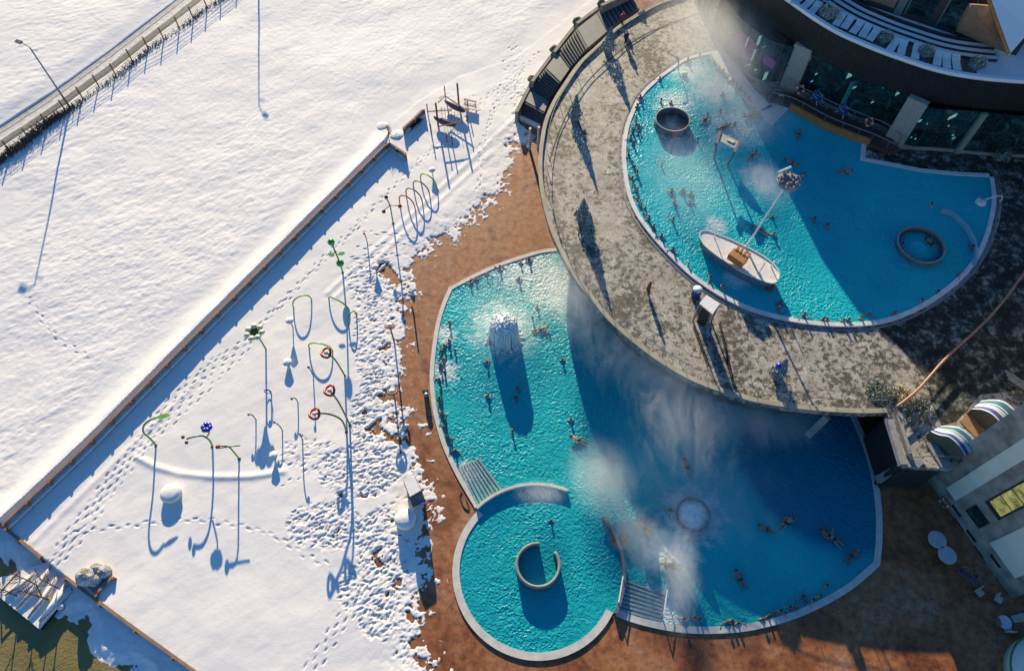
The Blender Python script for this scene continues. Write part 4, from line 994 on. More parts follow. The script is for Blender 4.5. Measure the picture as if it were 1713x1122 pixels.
# hooded striped beach baskets on the deck
def mat_stripe():
    m, n, l, b = _new('striped_canvas'); uv = coords(n, 'UV')
    sp_ = n.new('ShaderNodeSeparateXYZ'); l.new(uv, sp_.inputs[0])
    w = (0.62, 0.66, 0.68); t = (0.03, 0.14, 0.22); v_ = (0.03, 0.06, 0.28)
    l.new(ramp(n, l, sp_.outputs[0], [(0, w), (.06, w), (.065, v_), (.28, v_), (.285, w), (.36, (.35, .3, .25)), (.40, w), (.47, w), (.475, t), (.55, w), (.60, w), (.61, t), (.9, t), (.91, w)], 'CONSTANT'), b.inputs['Base Color'])
    b.inputs['Roughness'].default_value = .7; bump(n, l, noise(n, l, coords(n, 'World'), 3, 3), b, .3, .05); return m
STRIPE = mat_stripe()
def basket(pts, label):
    """arched striped hood: rows of survey pixels with heights, front edge to back"""
    root = empty('beach_basket', G(*pts['base'], ZD), label, 'beach seat', 'striped hooded beach seats by the stone wing')
    A = [G(u, v, ZD + h) for (u, v, h) in pts['a']]; B = [G(u, v, ZD + h) for (u, v, h) in pts['b']]
    A = smooth_line(A, 5); B = smooth_line(B, 5); N = len(A); inv = root.matrix_world.inverted()
    me = bpy.data.meshes.new('hood'); dn = Vector((0, 0, -.06))
    vs = A + B + [p + dn for p in A] + [p + dn for p in B]
    fs = [(i, i + 1, N + i + 1, N + i) for i in range(N - 1)] + [(2 * N + i, 3 * N + i, 3 * N + i + 1, 2 * N + i + 1) for i in range(N - 1)]
    me.from_pydata([inv @ p for p in vs], [], fs); me.update(); u_ = me.uv_layers.new(name='UVMap')
    for lp in me.loops:
        i = lp.vertex_index; u_.data[lp.index].uv = (0.0 if (i // N) % 2 == 0 else 1.0, (i % N) / N)
    me.materials.append(STRIPE); o = bpy.data.objects.new('hood', me); scene.collection.objects.link(o); o.parent = root
    # wicker side and seat box
    side = MB(); Z = [Vector((p.x, p.y, ZD)) for p in A]
    side.add(A + Z, [(i, i + 1, N + i + 1, N + i) for i in range(N - 1)]); side.build('wicker_side', pm('grey_wicker', (0.10, 0.11, 0.09), (0.06, 0.07, 0.06), 5, .8, .6, 12), root)
    side = MB(); Z = [Vector((p.x, p.y, ZD)) for p in B]
    side.add(B + Z, [(i, i + 1, N + i + 1, N + i) for i in range(N - 1)]); side.build('wicker_side', MATS['grey_wicker'], root)
basket({'base': (1600, 740), 'a': [(1557, 721, .9), (1570, 727, 1.5), (1588, 731, 1.9), (1604, 745, 1.9), (1615, 762, 1.5)], 'b': [(1575, 712, .9), (1590, 712, 1.5), (1606, 715, 1.9), (1624, 728, 1.9), (1637, 746, 1.5)]}, 'striped hooded beach seat lower down, nearest the landing corner')
basket({'base': (1665, 700), 'a': [(1626, 684, .9), (1642, 685, 1.5), (1657, 691, 1.9), (1670, 703, 1.9), (1683, 720, 1.5)], 'b': [(1641, 670, .9), (1660, 668, 1.5), (1680, 671, 1.9), (1697, 684, 1.9), (1712, 700, 1.5)]}, 'striped hooded beach seat higher up against the stone wing')
mat_ = empty('wooden_mat', G(1620, 705, ZD), 'tan wedge of boards between the two striped beach seats', 'boards')
MB().prism(GL([(1622, 686), (1605, 705), (1640, 740), (1652, 737)], ZD), ZD + .01, ZD + .08).build('board', BWOOD, mat_)
# curved timber-topped handrail sweeping over the deck
hp = smooth_line([G(u, v, ZD + .9) for (u, v) in [(1500, 680), (1520, 665), (1537, 650), (1555, 630), (1575, 607), (1600, 582), (1632, 553), (1658, 527), (1678, 504), (1698, 477), (1716, 452), (1740, 415)]], 4)
hr = empty('curved_handrail', G(1600, 582, ZD), 'long curving copper-brown handrail sweeping up from the landing corner', 'handrail')
MB().tube(hp, 0.11, 8).build('top_rail', pm('copper_rail', (0.46, 0.24, 0.15), (0.34, 0.17, 0.11), 1, .5), hr, True)
MB().tube([p - Vector((0.12, .1, .35)) for p in hp], 0.05, 6).build('lower_rail', MATS['copper_rail'], hr, True)
for p in hp[::4]: MB().tube([p, (p.x, p.y, ZD)], .05, 6).build('rail_post', METAL, hr)
# landing details
ld = empty('landing_fence', G(1500, 740, ZD), 'narrow fence with pale boards round the dark corner landing', 'fence')
for (a, b, w) in (((1486, 700), (1510, 778), .5), ((1500, 694), (1521, 760), .28)): MB().bar(G(*a, ZD + .3), G(*b, ZD + .3), w, .5).build('fence_board', GREY, ld)
MB().tube([G(1500, 715, ZD + .9), G(1522, 765, ZD + .9), G(1560, 762, ZD + .9), G(1612, 764, ZD + .9)], .04, 6).build('top_rail', METAL, ld)
for (a, b) in (((1556, 740), (1582, 780)), ((1530, 768), (1541, 778))): MB().bar(G(*a, ZD + .1), G(*b, ZD + .1), .8, .15).build('walk_board', GREY, ld)
strut = empty('concrete_buttress', G(1480, 800, 0), 'pale sloping concrete strut beneath the corner landing', 'buttress')
MB().bar(G(1470, 802, 1.0), G(1508, 782, 3.6), .6, .6).build('strut_beam', CONC, strut)
strut = empty('concrete_buttress', G(1365, 715, 0), 'short pale strut reaching over the shaded water from the promenade edge', 'buttress')
MB().bar(G(1352, 728, 2.0), G(1384, 697, 4.6), .55, .4).build('strut_beam', CONC, strut)
def bush(u, v, h, r, hh, label, mats=(FOL, FOLW), n=420):
    p = G(u, v, h); root = empty('garden_bush', p, label, 'bush')
    def clumps(k_, rr2, num, sz):
        m = MB()
        for _ in range(k_):
            a = random.uniform(0, 2 * PI); q = r * math.sqrt(random.random()) * .85; s_ = leafy(p + Vector((q * math.cos(a), q * math.sin(a), 0)), rr2 * random.uniform(.6, 1.2), hh * random.uniform(.6, 1.2), num, sz); m.add(s_.v, s_.f)
        return m
    clumps(9, r * .42, int(n * .25), .09).build('foliage', mats[0], root); clumps(6, r * .2, int(n * .1), .08).build('frosted_leaves', mats[1], root)
    MB().tube([p, p + Vector((.1, 0, hh * .6))], .05, 5).build('stem', BROWNP, root)
bush(1480, 655, ZD, 1.6, .6, 'green bush with pale tufts at the corner of the promenade')
bush(1528, 683, ZD, 1.4, .7, 'dense white-tufted bush right of the handrail foot')
bush(1512, 664, ZD, 1.1, .8, 'straw-brown bush between the handrail foot and the promenade', (MATS['straw_foliage'], MATS['straw_foliage']))
bush(1690, 236, ZD, 2.2, 1.4, 'frosty white-leaved bush in the dark garden past the glass hall', n=500)
bush(1672, 262, ZD, 1.0, .7, 'small frosty bush at the end of the glass hall')
def slats(u, v, n_, label):
    p = G(u, v, ZD); root = empty('plank_bench', p, label, 'bench')
    for k in range(n_): MB().box(p + Vector((0, k * .35, .4)), (3.2, .22, .12), -.75).build('seat_slat', GREY, root)
slats(1712, 655, 3, 'weathered plank bench cut by the right edge above the beach seats')

# things at the foot of the wing
def cafe_table(u, v, label):
    p = G(u, v, 0.75); root = empty('round_table', (p.x, p.y, 0), label, 'table', 'round tables at the foot of the stone wing')
    MB().lathe((p.x, p.y, 0), [(.72, .70), (.74, .74), (.72, .78)], 28).build('table_top', pm('blue_grey_top', (0.45, 0.5, 0.52), (0.38, .43, .45), 2, .5), root, False)
    MB().lathe((p.x, p.y, 0), [(.35, 0), (.33, .05), (.06, .08), (.05, .7)], 14).build('pedestal', METAL, root, True)
cafe_table(1568, 902, 'round pale table nearer the stone wing corner'); cafe_table(1585, 928, 'round pale table overlapping the first, beside the cluttered bicycle rack')
rk = empty('bicycle', G(1620, 965, 0), 'dark blue bicycle lying at the foot of the stone wing', 'bicycle')
c = G(1610, 955, .35); c2 = G(1632, 972, .35)
for q_ in (c, c2): MB().tube(torus(q_, .42, 0, (.4, .2, 1)), .05, 6, True).build('wheel', pm('dark_blue_paint', (0.05, 0.12, 0.2), None, 2, .5, 0), rk, True)
m_ = MB(); m_.tube([c, c.lerp(c2, .4) + Vector((.2, .25, .3)), c2], .05, 6); m_.tube([c, c.lerp(c2, .5) - Vector((.2, .3, -.1)), c2], .05, 6); m_.build('bicycle_frame', MATS['dark_blue_paint'], rk)
MB().bar(c + Vector((-.3, .2, .4)), c + Vector((.3, .2, .4)), .05, .05).build('handlebar', METAL, rk)
MB().ball(c2 + Vector((-.1, .3, .45)), .14, 8, .5).build('saddle', DARK, rk)
def garden_chair(u, v, rz, col, label, sc=1.0):
    p = G(u, v, 0); root = empty('garden_chair', p, label, 'chair', None, rz)
    def loc(mb, nm, mt): o = mb.build(nm, mt); o.parent = root; return o
    m1 = pm('chair_%s' % ('white' if col[0] > .4 else 'brown'), col, None, 3, .6, 0)
    loc(MB().box((0, 0, .44), (.55, .55, .06)), 'seat', m1); loc(MB().box((0, .27, .8), (.55, .06, .62)), 'backrest', m1)
    for sx in (-1, 1):
        for sy in (-1, 1): loc(MB().box((sx * .23, sy * .23, .2), (.05, .05, .42)), 'leg', METAL)
garden_chair(1634, 992, .5, (.5, .5, .42), 'cream garden chair beside the bicycle'); garden_chair(1665, 1003, .9, (.6, .62, .66), 'white garden chair under the corner of the stone wing')
tb = empty('round_table', G(1682, 1042, 0), 'blue-white round table ringed by chairs near the lower right corner', 'table'); tc = G(1681, 1040, .75)
MB().lathe((tc.x, tc.y, 0), [(.5, .68), (.52, .74), (.5, .8)], 22).build('table_top', pm('blue_white_top', (0.45, .62, .72), (.38, .52, .62), 2, .5), tb)
MB().lathe((tc.x, tc.y, 0), [(.3, 0), (.05, .06), (.05, .7)], 12).build('pedestal', METAL, tb)
garden_chair(1666, 1043, 1.6, (.2, .12, .1), 'brown garden chair left of the blue-white round table'); garden_chair(1694, 1036, -1.4, (.6, .62, .66), 'white garden chair above the blue-white round table')
garden_chair(1697, 1052, -2.2, (.18, .2, .12), 'dark garden chair right of the blue-white round table'); garden_chair(1681, 1053, 3.0, (.55, .62, .7), 'pale blue-white chair below the blue-white round table')
tk = empty('white_dome', G(1740, 1130, 0), 'large white rounded shell at the lower right corner', 'dome'); dc = G(1748, 1135, 0)
MB().lathe(dc, [(3.0, 0), (3.0, .9), (2.7, 1.6), (1.8, 2.2), (0, 2.4)], 40).build('shell', pm('shell_white', (0.62, .66, .66), (.55, .6, .6), 1, .4), tk, True)
MB().tube(torus(dc + Vector((0, 0, 1.0)), 3.05, 0, (0, 0, 1), 40), .06, 6, True).build('green_band', GREEN, tk, True)

# ------------------------------------------------------------------ unseen tall block behind the terrace, shaped to cast the long shade over the baths
hb = empty('unseen_shade_block', (45, 80, 0), 'unseen tall block behind the terrace, shaped to shade the baths', 'building')
prof = [(23.4, 0), (23.4, 16.1), (24.3, 18.0), (26.9, 19.4), (31, 21), (60, 24), (110, 24), (110, 0)]
m_ = MB(); N = len(prof)
m_.add([(x, 74, z) for x, z in prof] + [(x, 92, z) for x, z in prof], [tuple(range(N)), tuple(range(2 * N - 1, N - 1, -1))] + [(i, (i + 1) % N, N + (i + 1) % N, N + i) for i in range(N)])
m_.build('block_wall', MATS['charcoal_cladding'], hb)

# dark frosted garden on the shaded side of the promenade
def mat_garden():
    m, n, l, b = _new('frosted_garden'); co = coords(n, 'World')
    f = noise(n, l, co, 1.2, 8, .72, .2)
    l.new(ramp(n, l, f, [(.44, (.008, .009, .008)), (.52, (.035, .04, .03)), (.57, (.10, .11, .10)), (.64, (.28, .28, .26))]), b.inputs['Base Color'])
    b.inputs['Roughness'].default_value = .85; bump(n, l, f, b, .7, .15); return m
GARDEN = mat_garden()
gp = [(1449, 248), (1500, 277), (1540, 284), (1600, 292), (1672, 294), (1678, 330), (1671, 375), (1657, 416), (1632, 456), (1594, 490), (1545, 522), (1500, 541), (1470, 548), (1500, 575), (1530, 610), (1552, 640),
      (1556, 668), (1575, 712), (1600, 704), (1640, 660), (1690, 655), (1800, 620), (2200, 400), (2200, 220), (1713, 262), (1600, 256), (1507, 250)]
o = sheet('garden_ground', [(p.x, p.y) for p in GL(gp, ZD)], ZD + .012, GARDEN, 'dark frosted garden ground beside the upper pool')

# ------------------------------------------------------------------ low plank walls round the snowy playground
FACE = pm('wall_boards', (0.27, 0.25, 0.27), (0.2, 0.18, 0.19), 2, .8)
CAP = pm('wall_cap_board', (0.33, 0.21, 0.15), (0.24, 0.15, 0.11), 1.2, .8)
def plank_wall(name, pts, h, label, npost, z0=0.0, zbot=-0.2, capm=CAP, th=.14, snow=.0):
    P = GL(pts, h); root = empty(name, (P[0].x, P[0].y, z0), label, 'wall')
    MB().ribbon(P, -th / 2, th / 2, zbot, h - .06).build('board_panel', FACE, root)
    MB().ribbon(P, -th / 2 - .05, th / 2 + .04, h - .058, h).build('cap_board', capm, root)
    MB().ribbon(P, -th / 2 - .32, -th / 2 - .003, max(zbot, h - .62), h - .52).build('snow_ledge', SNOW, root)
    # posts at even spacing
    L = [0.0]
    for a, b in zip(P[:-1], P[1:]): L.append(L[-1] + (b - a).length)
    for k in range(npost):
        s = L[-1] * k / max(npost - 1, 1)
        i = max(j for j in range(len(P) - 1) if L[j] <= s + 1e-6); a, b = P[i], P[i + 1]; p = a.lerp(b, (s - L[i]) / (L[i + 1] - L[i])); d = (b - a).normalized(); rz = math.atan2(d.y, d.x)
        nn_ = Vector((-d.y, d.x, 0))
        MB().box(p - nn_ * (th / 2 + .12) + Vector((0, 0, -h + (h + zbot + .04) / 2)), (.2, .16, h - zbot + .04), rz).build('wall_post', RWOOD, root)
    return root
plank_wall('plank_wall', WALL, 1.05, 'long low plank wall with posts dividing the snow field from the playground', 24)
plank_wall('plank_wall', [(650, 239), (664, 247), (679, 257)], 1.0, 'short return of plank wall at the upper end of the long one', 3)
plank_wall('plank_wall', [(674, 214), (691, 199), (707, 183)], 1.0, 'detached short plank wall with a bench recess above the gap', 3)
plank_wall('plank_wall', [(-40, 845), (3, 879), (68, 931)], .30, 'retaining wall left of the ramp down to the pond jetty', 4, -0.6, -1.2)
plank_wall('plank_wall', [(110, 965), (215, 1043), (325, 1122), (420, 1195)], .30, 'retaining wall right of the ramp, running off the bottom edge', 6, -0.6, -1.2)
plank_wall('plank_wall', [(158, 993), (172, 980), (187, 964)], .5, 'short plank return beside the snowy boulders', 2)
bn = empty('snowy_bench', G(693, 212, 0), 'dark bench in the recess of the detached plank wall', 'bench')
MB().bar(G(686, 214, .45), G(704, 199, .45), .5, .08).build('seat', DARK, bn); MB().bar(G(684, 218, .2), G(690, 213, .2), .4, .4).build('leg', DARK, bn); MB().bar(G(698, 206, .2), G(703, 201, .2), .4, .4).build('leg', DARK, bn)

# ------------------------------------------------------------------ lane-side wire fence, scrub and lamps
FP = [(-14, 283), (20, 257), (52, 236), (82, 212), (112, 189), (140, 167), (167, 147), (195, 128), (222, 104), (249, 84), (275, 68), (301, 50), (324, 33), (347, 15), (371, -3), (397, -22), (422, -42)]
wf = empty('wire_fence', G(200, 124, 0), 'wire fence on thin posts along the slushy lane', 'fence')
tops = []
for (u, v) in FP:
    p = G(u, v, 0); MB().tube([p, p + Vector((0, 0, 1.9))], .08, 6).build('post', BROWNP, wf); tops.append(p)
m_ = MB()
for z in (.3, .6, .9, 1.2, 1.5, 1.7):
    for a, b in zip(tops[:-1], tops[1:]): m_.bar(a + Vector((0, 0, z)), b + Vector((0, 0, z)), .03, .03)
for a, b in zip(tops[:-1], tops[1:]):
    for k in range(16):
        p = a.lerp(b, k / 16); m_.bar(p + Vector((0, 0, .1)), p + Vector((0, 0, 1.7)), .012, .012, Vector((1, 0, 0)))
m_.build('wire_mesh', METAL, wf)
# dry scrub along the ditch
m_ = MB(); sl = smooth_line(GL([(-20, 290), (0, 275), (40, 247), (80, 213), (117, 190), (160, 158), (207, 124), (255, 84), (307, 47), (340, 22), (374, 0), (420, -35)]), 20)
for p in sl:
    k = 0.45 + 0.9 * abs(math.sin(p.x * .31)) * abs(math.cos(p.x * .13 + 1))
    for _ in range(int(20 * k)):
        a = p + Vector((random.gauss(0, .26), random.gauss(0, .26), 0)); h_ = random.uniform(.2, .85) * k
        b = a + Vector((random.gauss(0, .25), random.gauss(0, .25), h_)); s_ = random.uniform(.02, .07)
        m_.add([a, a + Vector((s_, 0, 0)), b + Vector((s_, s_, 0)), b], [(0, 1, 2, 3)])
o = m_.build('dry_undergrowth', pm('dry_scrub', (0.05, 0.05, 0.045), (0.14, 0.10, 0.07), 3, .9), None); o['kind'] = 'stuff'; tag(o, 'dark dry scrub lining the ditch under the wire fence', None)

def lamp(u, v, hgt, head, label):
    p = G(u, v, 0) if v is not None else u; root = empty('street_lamp', p, label, 'street lamp')
    MB().tube([p, p + Vector((0, 0, hgt))], [.13, .07], 10).build('pole', METAL, root, True)
    t = p + Vector((0, 0, hgt)); hd = Vector(head)
    MB().tube([t, t + hd * .5 + Vector((0, 0, .25)), t + hd + Vector((0, 0, .3))], .05, 6).build('arm', METAL, root)
    MB().bar(t + hd * .75 + Vector((0, 0, .3)), t + hd * 1.35 + Vector((0, 0, .3)), .42, .16).build('lamp_head', pm('lamp_head_grey', (.12, .12, .12), None, 2, .4, 0), root)
    MB().bar(t + Vector((.0, .0, -.3)), t + Vector((.75, -.1, -.3)), .06, .06).build('bracket', METAL, root)
    MB().box(p + Vector((0, 0, .2)), (.4, .4, .4)).build('foundation', CONC, root)
lamp(119.6, 183.8, 8.7, (-1.2, .55, 0), 'tall grey street lamp rising from the fence by the lane')
tip_ = G(434, 187, 0); lb_ = tip_ + Vector((-.18, 1, 0)).normalized() * (9.0 / math.tan(SUN_EL))
lamp(lb_, None, 9.0, (.9, -.8, 0), 'tall street lamp past the top edge, known by its long shadow on the snow')

# ------------------------------------------------------------------ playground: spray flowers, hoops, cups
def P3(l): return [G(u, v, h) for (u, v, h) in l]
def stem_thing(name, label, cat, base, group=None): return empty(name, G(*base), label, cat, group)
SHAD = pm('stem_green', (0.05, 0.13, 0.07), None, 3, .4, 0)
def foot(root, b): MB().lathe(G(*b), [(.22, -.1), (.2, .05), (.12, .22), (0, .24)], 10).build('foot', DGREEN, root, True)
def leafblade(c, L_, w, dirv, mat, root, nm='leaf', th=.06):
    d = Vector(dirv).normalized(); c = Vector(c); s = d.cross(Vector((0, 0, 1)));
    if s.length < .1: s = Vector((1, 0, 0))
    s.normalize(); pts = []
    for k in range(9):
        t = k / 8; pts.append((t, math.sin(PI * t) ** .8 * w))
    vs = [c + d * L_ * t + s * ww for t, ww in pts] + [c + d * L_ * t - s * ww for t, ww in reversed(pts[1:-1])]
    up_ = s.cross(d) * th; n_ = len(vs)
    MB().add(vs + [v + up_ for v in vs], [tuple(range(n_)), tuple(range(2 * n_ - 1, n_ - 1, -1))] + [(i, (i + 1) % n_, n_ + (i + 1) % n_, n_ + i) for i in range(n_)]).build(nm, mat, root)
# curled leaf stem
r_ = stem_thing('spray_plant', 'tall green spray stem curling over to a yellow-green leaf', 'play fountain', (262, 746)); foot(r_, (262, 746))
st_ = smooth_line(P3([(262, 746, 0), (251, 733, 1.6), (240, 723, 2.7), (241, 711, 3.3), (250, 703, 3.5), (262, 698, 3.4)]), 5); MB().tube(st_, .08, 8).build('stem', GREEN, r_, True)
leafblade(G(260, 699, 3.42), 1.25, .22, (1.0, .32, -.1), LIME, r_)
# blue flower with side buds
r_ = stem_thing('spray_flower', 'green spray stem with a blue flower head and side buds', 'play fountain', (356, 748)); foot(r_, (356, 748))
MB().tube(smooth_line(P3([(356, 748, 0), (351, 737, 1.4), (340, 729, 2.5), (326, 730, 2.9), (312, 734, 2.9)]), 4), .08, 8).build('stem', GREEN, r_, True)
MB().tube(smooth_line(P3([(345, 731, 2.3), (350, 724, 2.9), (347, 717, 3.3)]), 3), .06, 8).build('side_stem', DGREEN, r_, True)
c = G(346, 715, 3.4); m_ = MB()
for k in range(6):
    a = k * PI / 3; m_.ball(c + Vector((.28 * math.cos(a), .28 * math.sin(a), .06)), .24, 10, .8)
m_.build('blue_petals', BLUE, r_, True)
for (u, v) in ((306, 731), (312, 740)): MB().ball(G(u, v, 2.9), .16, 10, 1.2).build('bud', BROWNP, r_, True)
# dragonfly crossbar
r_ = stem_thing('spray_plant', 'green spray stem with a forked crossbar and red tip', 'play fountain', (401, 768)); foot(r_, (401, 768))
MB().tube(smooth_line(P3([(401, 768, 0), (392, 757, 1.5), (382, 747, 2.9), (365, 745, 3.1)]), 4), .07, 8).build('stem', GREEN, r_, True)
MB().tube(P3([(362, 750, 3.0), (382, 747, 3.0), (402, 745, 3.0)]), .05, 7).build('crossbar', DGREEN, r_, True)
MB().ball(G(364, 747, 3.1), .2, 10).build('red_tip', RED, r_, True)
# pale flower bunch
r_ = stem_thing('spray_flower', 'green spray stem topped by a cream and yellow flower trumpet', 'play fountain', (446, 586)); foot(r_, (446, 586))
MB().tube(P3([(446, 586, 0), (436, 569, 2.0), (430, 562, 3.0)]), .08, 8).build('stem', GREEN, r_, True)
c = G(428, 560, 3.1); MB().lathe(c, [(.1, -.4), (.35, .1), (.8, .45), (.75, .5), (.3, .2)], 14).build('trumpet', GREEN, r_, True); m_ = MB()
for k in range(7):
    a = k * 2 * PI / 7; m_.ball(c + Vector((.68 * math.cos(a), .68 * math.sin(a), .5)), .32, 9, .5)
m_.build('cream_petals', CREAM, r_, True)
# balls stem
r_ = stem_thing('spray_plant', 'green spray stem with two glossy green balls and leaf discs', 'play fountain', (574, 458)); foot(r_, (574, 458))
MB().tube(P3([(574, 458, 0), (569, 440, 1.9), (554, 405, 4.6)]), .08, 8).build('stem', GREEN, r_, True)
MB().ball(G(554, 405, 4.6), .36, 14).build('green_ball', BGREEN, r_, True); MB().ball(G(569, 440, 1.9), .4, 14).build('green_ball', BGREEN, r_, True)
for (u, v, h_, dx) in ((560, 428, 3.0, -1), (565, 426, 3.0, 1)): leafblade(G(u, v, h_), .75, .22, (dx, .3, 0), BGREEN, r_, 'leaf_disc')
# red flowers
for (b, tp, mid, lab) in (((578, 630), (545, 590, 4.2), (563, 605, 2.7), 'green spray stem with a red bud, uppermost of the three red flowers'),
                          ((586, 712), (551, 653, 4.7), (570, 679, 2.9), 'green spray stem with a red and white bud, middle of the three red flowers'),
                          ((580, 723), (526, 692, 4.4), (571, 702, 2.6), 'arching green spray stem with a red bud, lowest of the three red flowers')):
    r_ = stem_thing('spray_flower', lab, 'play fountain', b); foot(r_, b)
    MB().tube(smooth_line([G(*b, 0), G(*mid), G((mid[0] + tp[0]) / 2, (mid[1] + tp[1]) / 2 - (2 if b[1] != 723 else 5), (mid[2] + tp[2]) / 2 + .3), G(*tp)], 5), .08, 8).build('stem', GREEN if b[1] != 723 else DGREEN, r_, True)
    c = G(*tp); pts = [c + Vector((.42 * math.sin(a) * (1 if abs(math.sin(a)) else 1), .48 * math.cos(a), .15 * math.sin(2 * a))) for a in np.linspace(0, 2 * PI, 17)[:-1]]
    MB().tube(pts, .11, 8, True).build('red_petal', RED, r_, True)
    MB().ball(c, .2, 10).build('flower_heart', CREAM, r_, True)
# hoops
def hoop(fl_, fr_, h_, mat, label, lean=(0, 0)):
    a = G(*fl_, 0); b = G(*fr_, 0); r_ = empty('spray_hoop', (a + b) / 2, label, 'play hoop')
    pts = []
    for k in range(21):
        t = k / 20; x = .5 - .5 * math.cos(PI * t); p = a.lerp(b, x); p = p + Vector((lean[0], lean[1], 0)) * math.sin(PI * t); p.z = h_ * math.sin(PI * t) ** .62; pts.append(p)
    MB().tube(pts, .07, 8).build('hoop_tube', mat, r_, True)
    for q_ in (a, b): MB().lathe(q_, [(.12, -.1), (.12, .06), (.06, .1)], 8).build('hoop_foot', METAL, r_)
hoop((492, 516), (522, 503), 1.45, LIME, 'lime-green water hoop left of the tallest green stem')
hoop((551, 503), (585, 521), 1.15, GREEN, 'green water hoop crossed by the shadow of the green-ball stem')
hoop((584, 545), (597, 528), 1.35, GREEN, 'narrow green water hoop right of the green-ball stem')
hoop((518, 583), (557, 588), 1.3, LIME, 'lime-green water hoop beside the uppermost red flower')
hoop((669, 341), (695, 352), 1.75, RED, 'red water hoop, lowest of the four nested hoops')
hoop((680, 328), (707, 341), 1.7, DGREEN, 'dark green water hoop next above the red one')
hoop((692, 315), (719, 328), 1.6, DGREEN, 'dark green water hoop, second from the top of the nested four')
hoop((704, 302), (731, 316), 1.5, LIME, 'light green water hoop, topmost of the nested four')
# cups: white funnels on short posts
def cup(b, h_, col, label, r=.38):
    p = G(*b, 0); r_ = empty('tipping_cup', p, label, 'play cup')
    MB().tube([p, p + Vector((0, 0, h_))], .055, 7).build('post', METAL, r_)
    MB().lathe(p + Vector((0, 0, h_)), [(.08, -.1), (r, .42), (r + .03, .46), (r - .06, .46), (.05, .1)], 16).build('funnel', col, r_, True)
    MB().ball(p + Vector((0, 0, h_ + .44)), r * .92, 12, .45, .05).build('snow_heap', SNOW, r_, True)
cup((491, 549), 1.0, WMETAL, 'snow-filled cup on a post beside the left lime hoop'); cup((484, 612), .3, WMETAL, 'low snow-filled cup left of the lime hoop by the red flowers', .42)
cup((630, 455), .5, pm('lilac_paint', (.35, .28, .4), None, 3, .5, 0), 'lilac funnel cup beside the trampled snow'); cup((724, 294), .5, WMETAL, 'snow-filled cup above the four nested hoops')
cup((462, 767), .4, WMETAL, 'snow-filled cup near the blue shadow blots', .36)
# short bent spray posts
def bent(b, t, h_, mat, label, ring=False):
    p = G(*b, 0); q_ = G(*t, h_); r_ = empty('spray_post', p, label, 'spray post')
    MB().tube(smooth_line([p, Vector((p.x, p.y, h_ * .75)), (Vector((p.x, p.y, h_ * 1.05)) + q_) / 2, q_], 4), .06, 7).build('post', METAL if not ring else DGREEN, r_, True)
    MB().ball(q_, .13, 8).build('nozzle', mat, r_, True)
    if ring: MB().tube([q_ + Vector((.3 * math.cos(a), 0, -.32 + .42 * math.sin(a))) for a in np.linspace(0, 2 * PI, 17)[:-1]], .04, 6, True).build('spray_ring', BLUE, r_, True)
bent((429, 703), (416, 693), 1.3, RED, 'short bent post with a red nozzle, left of the cream flower shadow')
bent((455, 660), (446, 652), 1.1, BLUE, 'short post holding a blue ring', True)
bent((473, 720), (459, 706), 1.3, BROWNP, 'short bent post right of the blue-ring post')
bent((499, 674), (488, 667), 1.2, BROWNP, 'short bent post midway between cups and red flowers')
bent((507, 736), (505, 728), 1.9, METAL, 'upright grey post with a long shadow ending in trodden snow')
bent((525, 630), (516, 614), 1.9, BROWNP, 'thin leaning post inside the lime hoop shadow')
bent((615, 408), (609, 391), 1.7, RED, 'thin red-tipped post at the upper edge of the trodden snow')
# creature post
r_ = stem_thing('spray_plant', 'green post with brown ball ends beside the red hoop', 'play fountain', (658, 375)); foot(r_, (658, 375))
MB().tube(smooth_line(P3([(658, 375, 0), (655, 358, 1.7), (652, 343, 3.0), (646, 331, 3.9)]), 4), .07, 8).build('stem', GREEN, r_, True)
MB().tube(P3([(642, 352, 2.8), (653, 343, 3.0), (669, 345, 3.0)]), .045, 7).build('crossbar', DGREEN, r_, True)
for (u, v, h_) in ((646, 330, 4), (642, 354, 2.8), (669, 345, 3)): MB().ball(G(u, v, h_), .22, 10).build('brown_ball', BROWNP, r_, True)
# tall shade figures on the trodden strip
for (b, t, h_, c1, lab) in (((664, 600), (652, 545), 3.2, RWOOD, 'rusty orange spinner on a post in the trodden snow'), ((663, 690), (656, 655), 2.0, BROWNP, 'dark red paddle on a post below the rusty spinner'), ((694, 525), (689, 512), 1.4, BROWNP, 'short brown post at the melt edge of the snow')):
    p = G(*b, 0); p = Vector((G(t[0], t[1], h_).x, G(t[0], t[1], h_).y, 0)); r_ = empty('spray_post', p, lab, 'spray post')
    MB().tube([p, p + Vector((0, 0, h_))], .08, 8).build('post', c1, r_)
    if h_ > 1.8:
        MB().tube(torus(p + Vector((0, 0, h_)), .42, 0, (0, .5, 1), 16), .10, 8, True).build('spinner_ring', c1, r_, True); MB().ball(p + Vector((0, 0, h_ + .1)), .3, 10, .6).build('snow_heap', SNOW, r_, True)
# round snow-capped mushroom seat
c = G(284, 823, .85); r_ = empty('mushroom_shelter', (c.x, c.y, 0), 'thick round mushroom stool capped with snow, alone near the footprints', 'play mushroom')
MB().lathe((c.x, c.y, 0), [(.78, -.1), (.80, .3), (.82, .5)], 20).build('stem', CREAM, r_, True)
MB().lathe((c.x, c.y, 0), [(.82, .5), (.88, .56), (.9, .66), (.8, .82), (.5, .92), (0, .95)], 26).build('snow_cap', SNOW, r_, True)
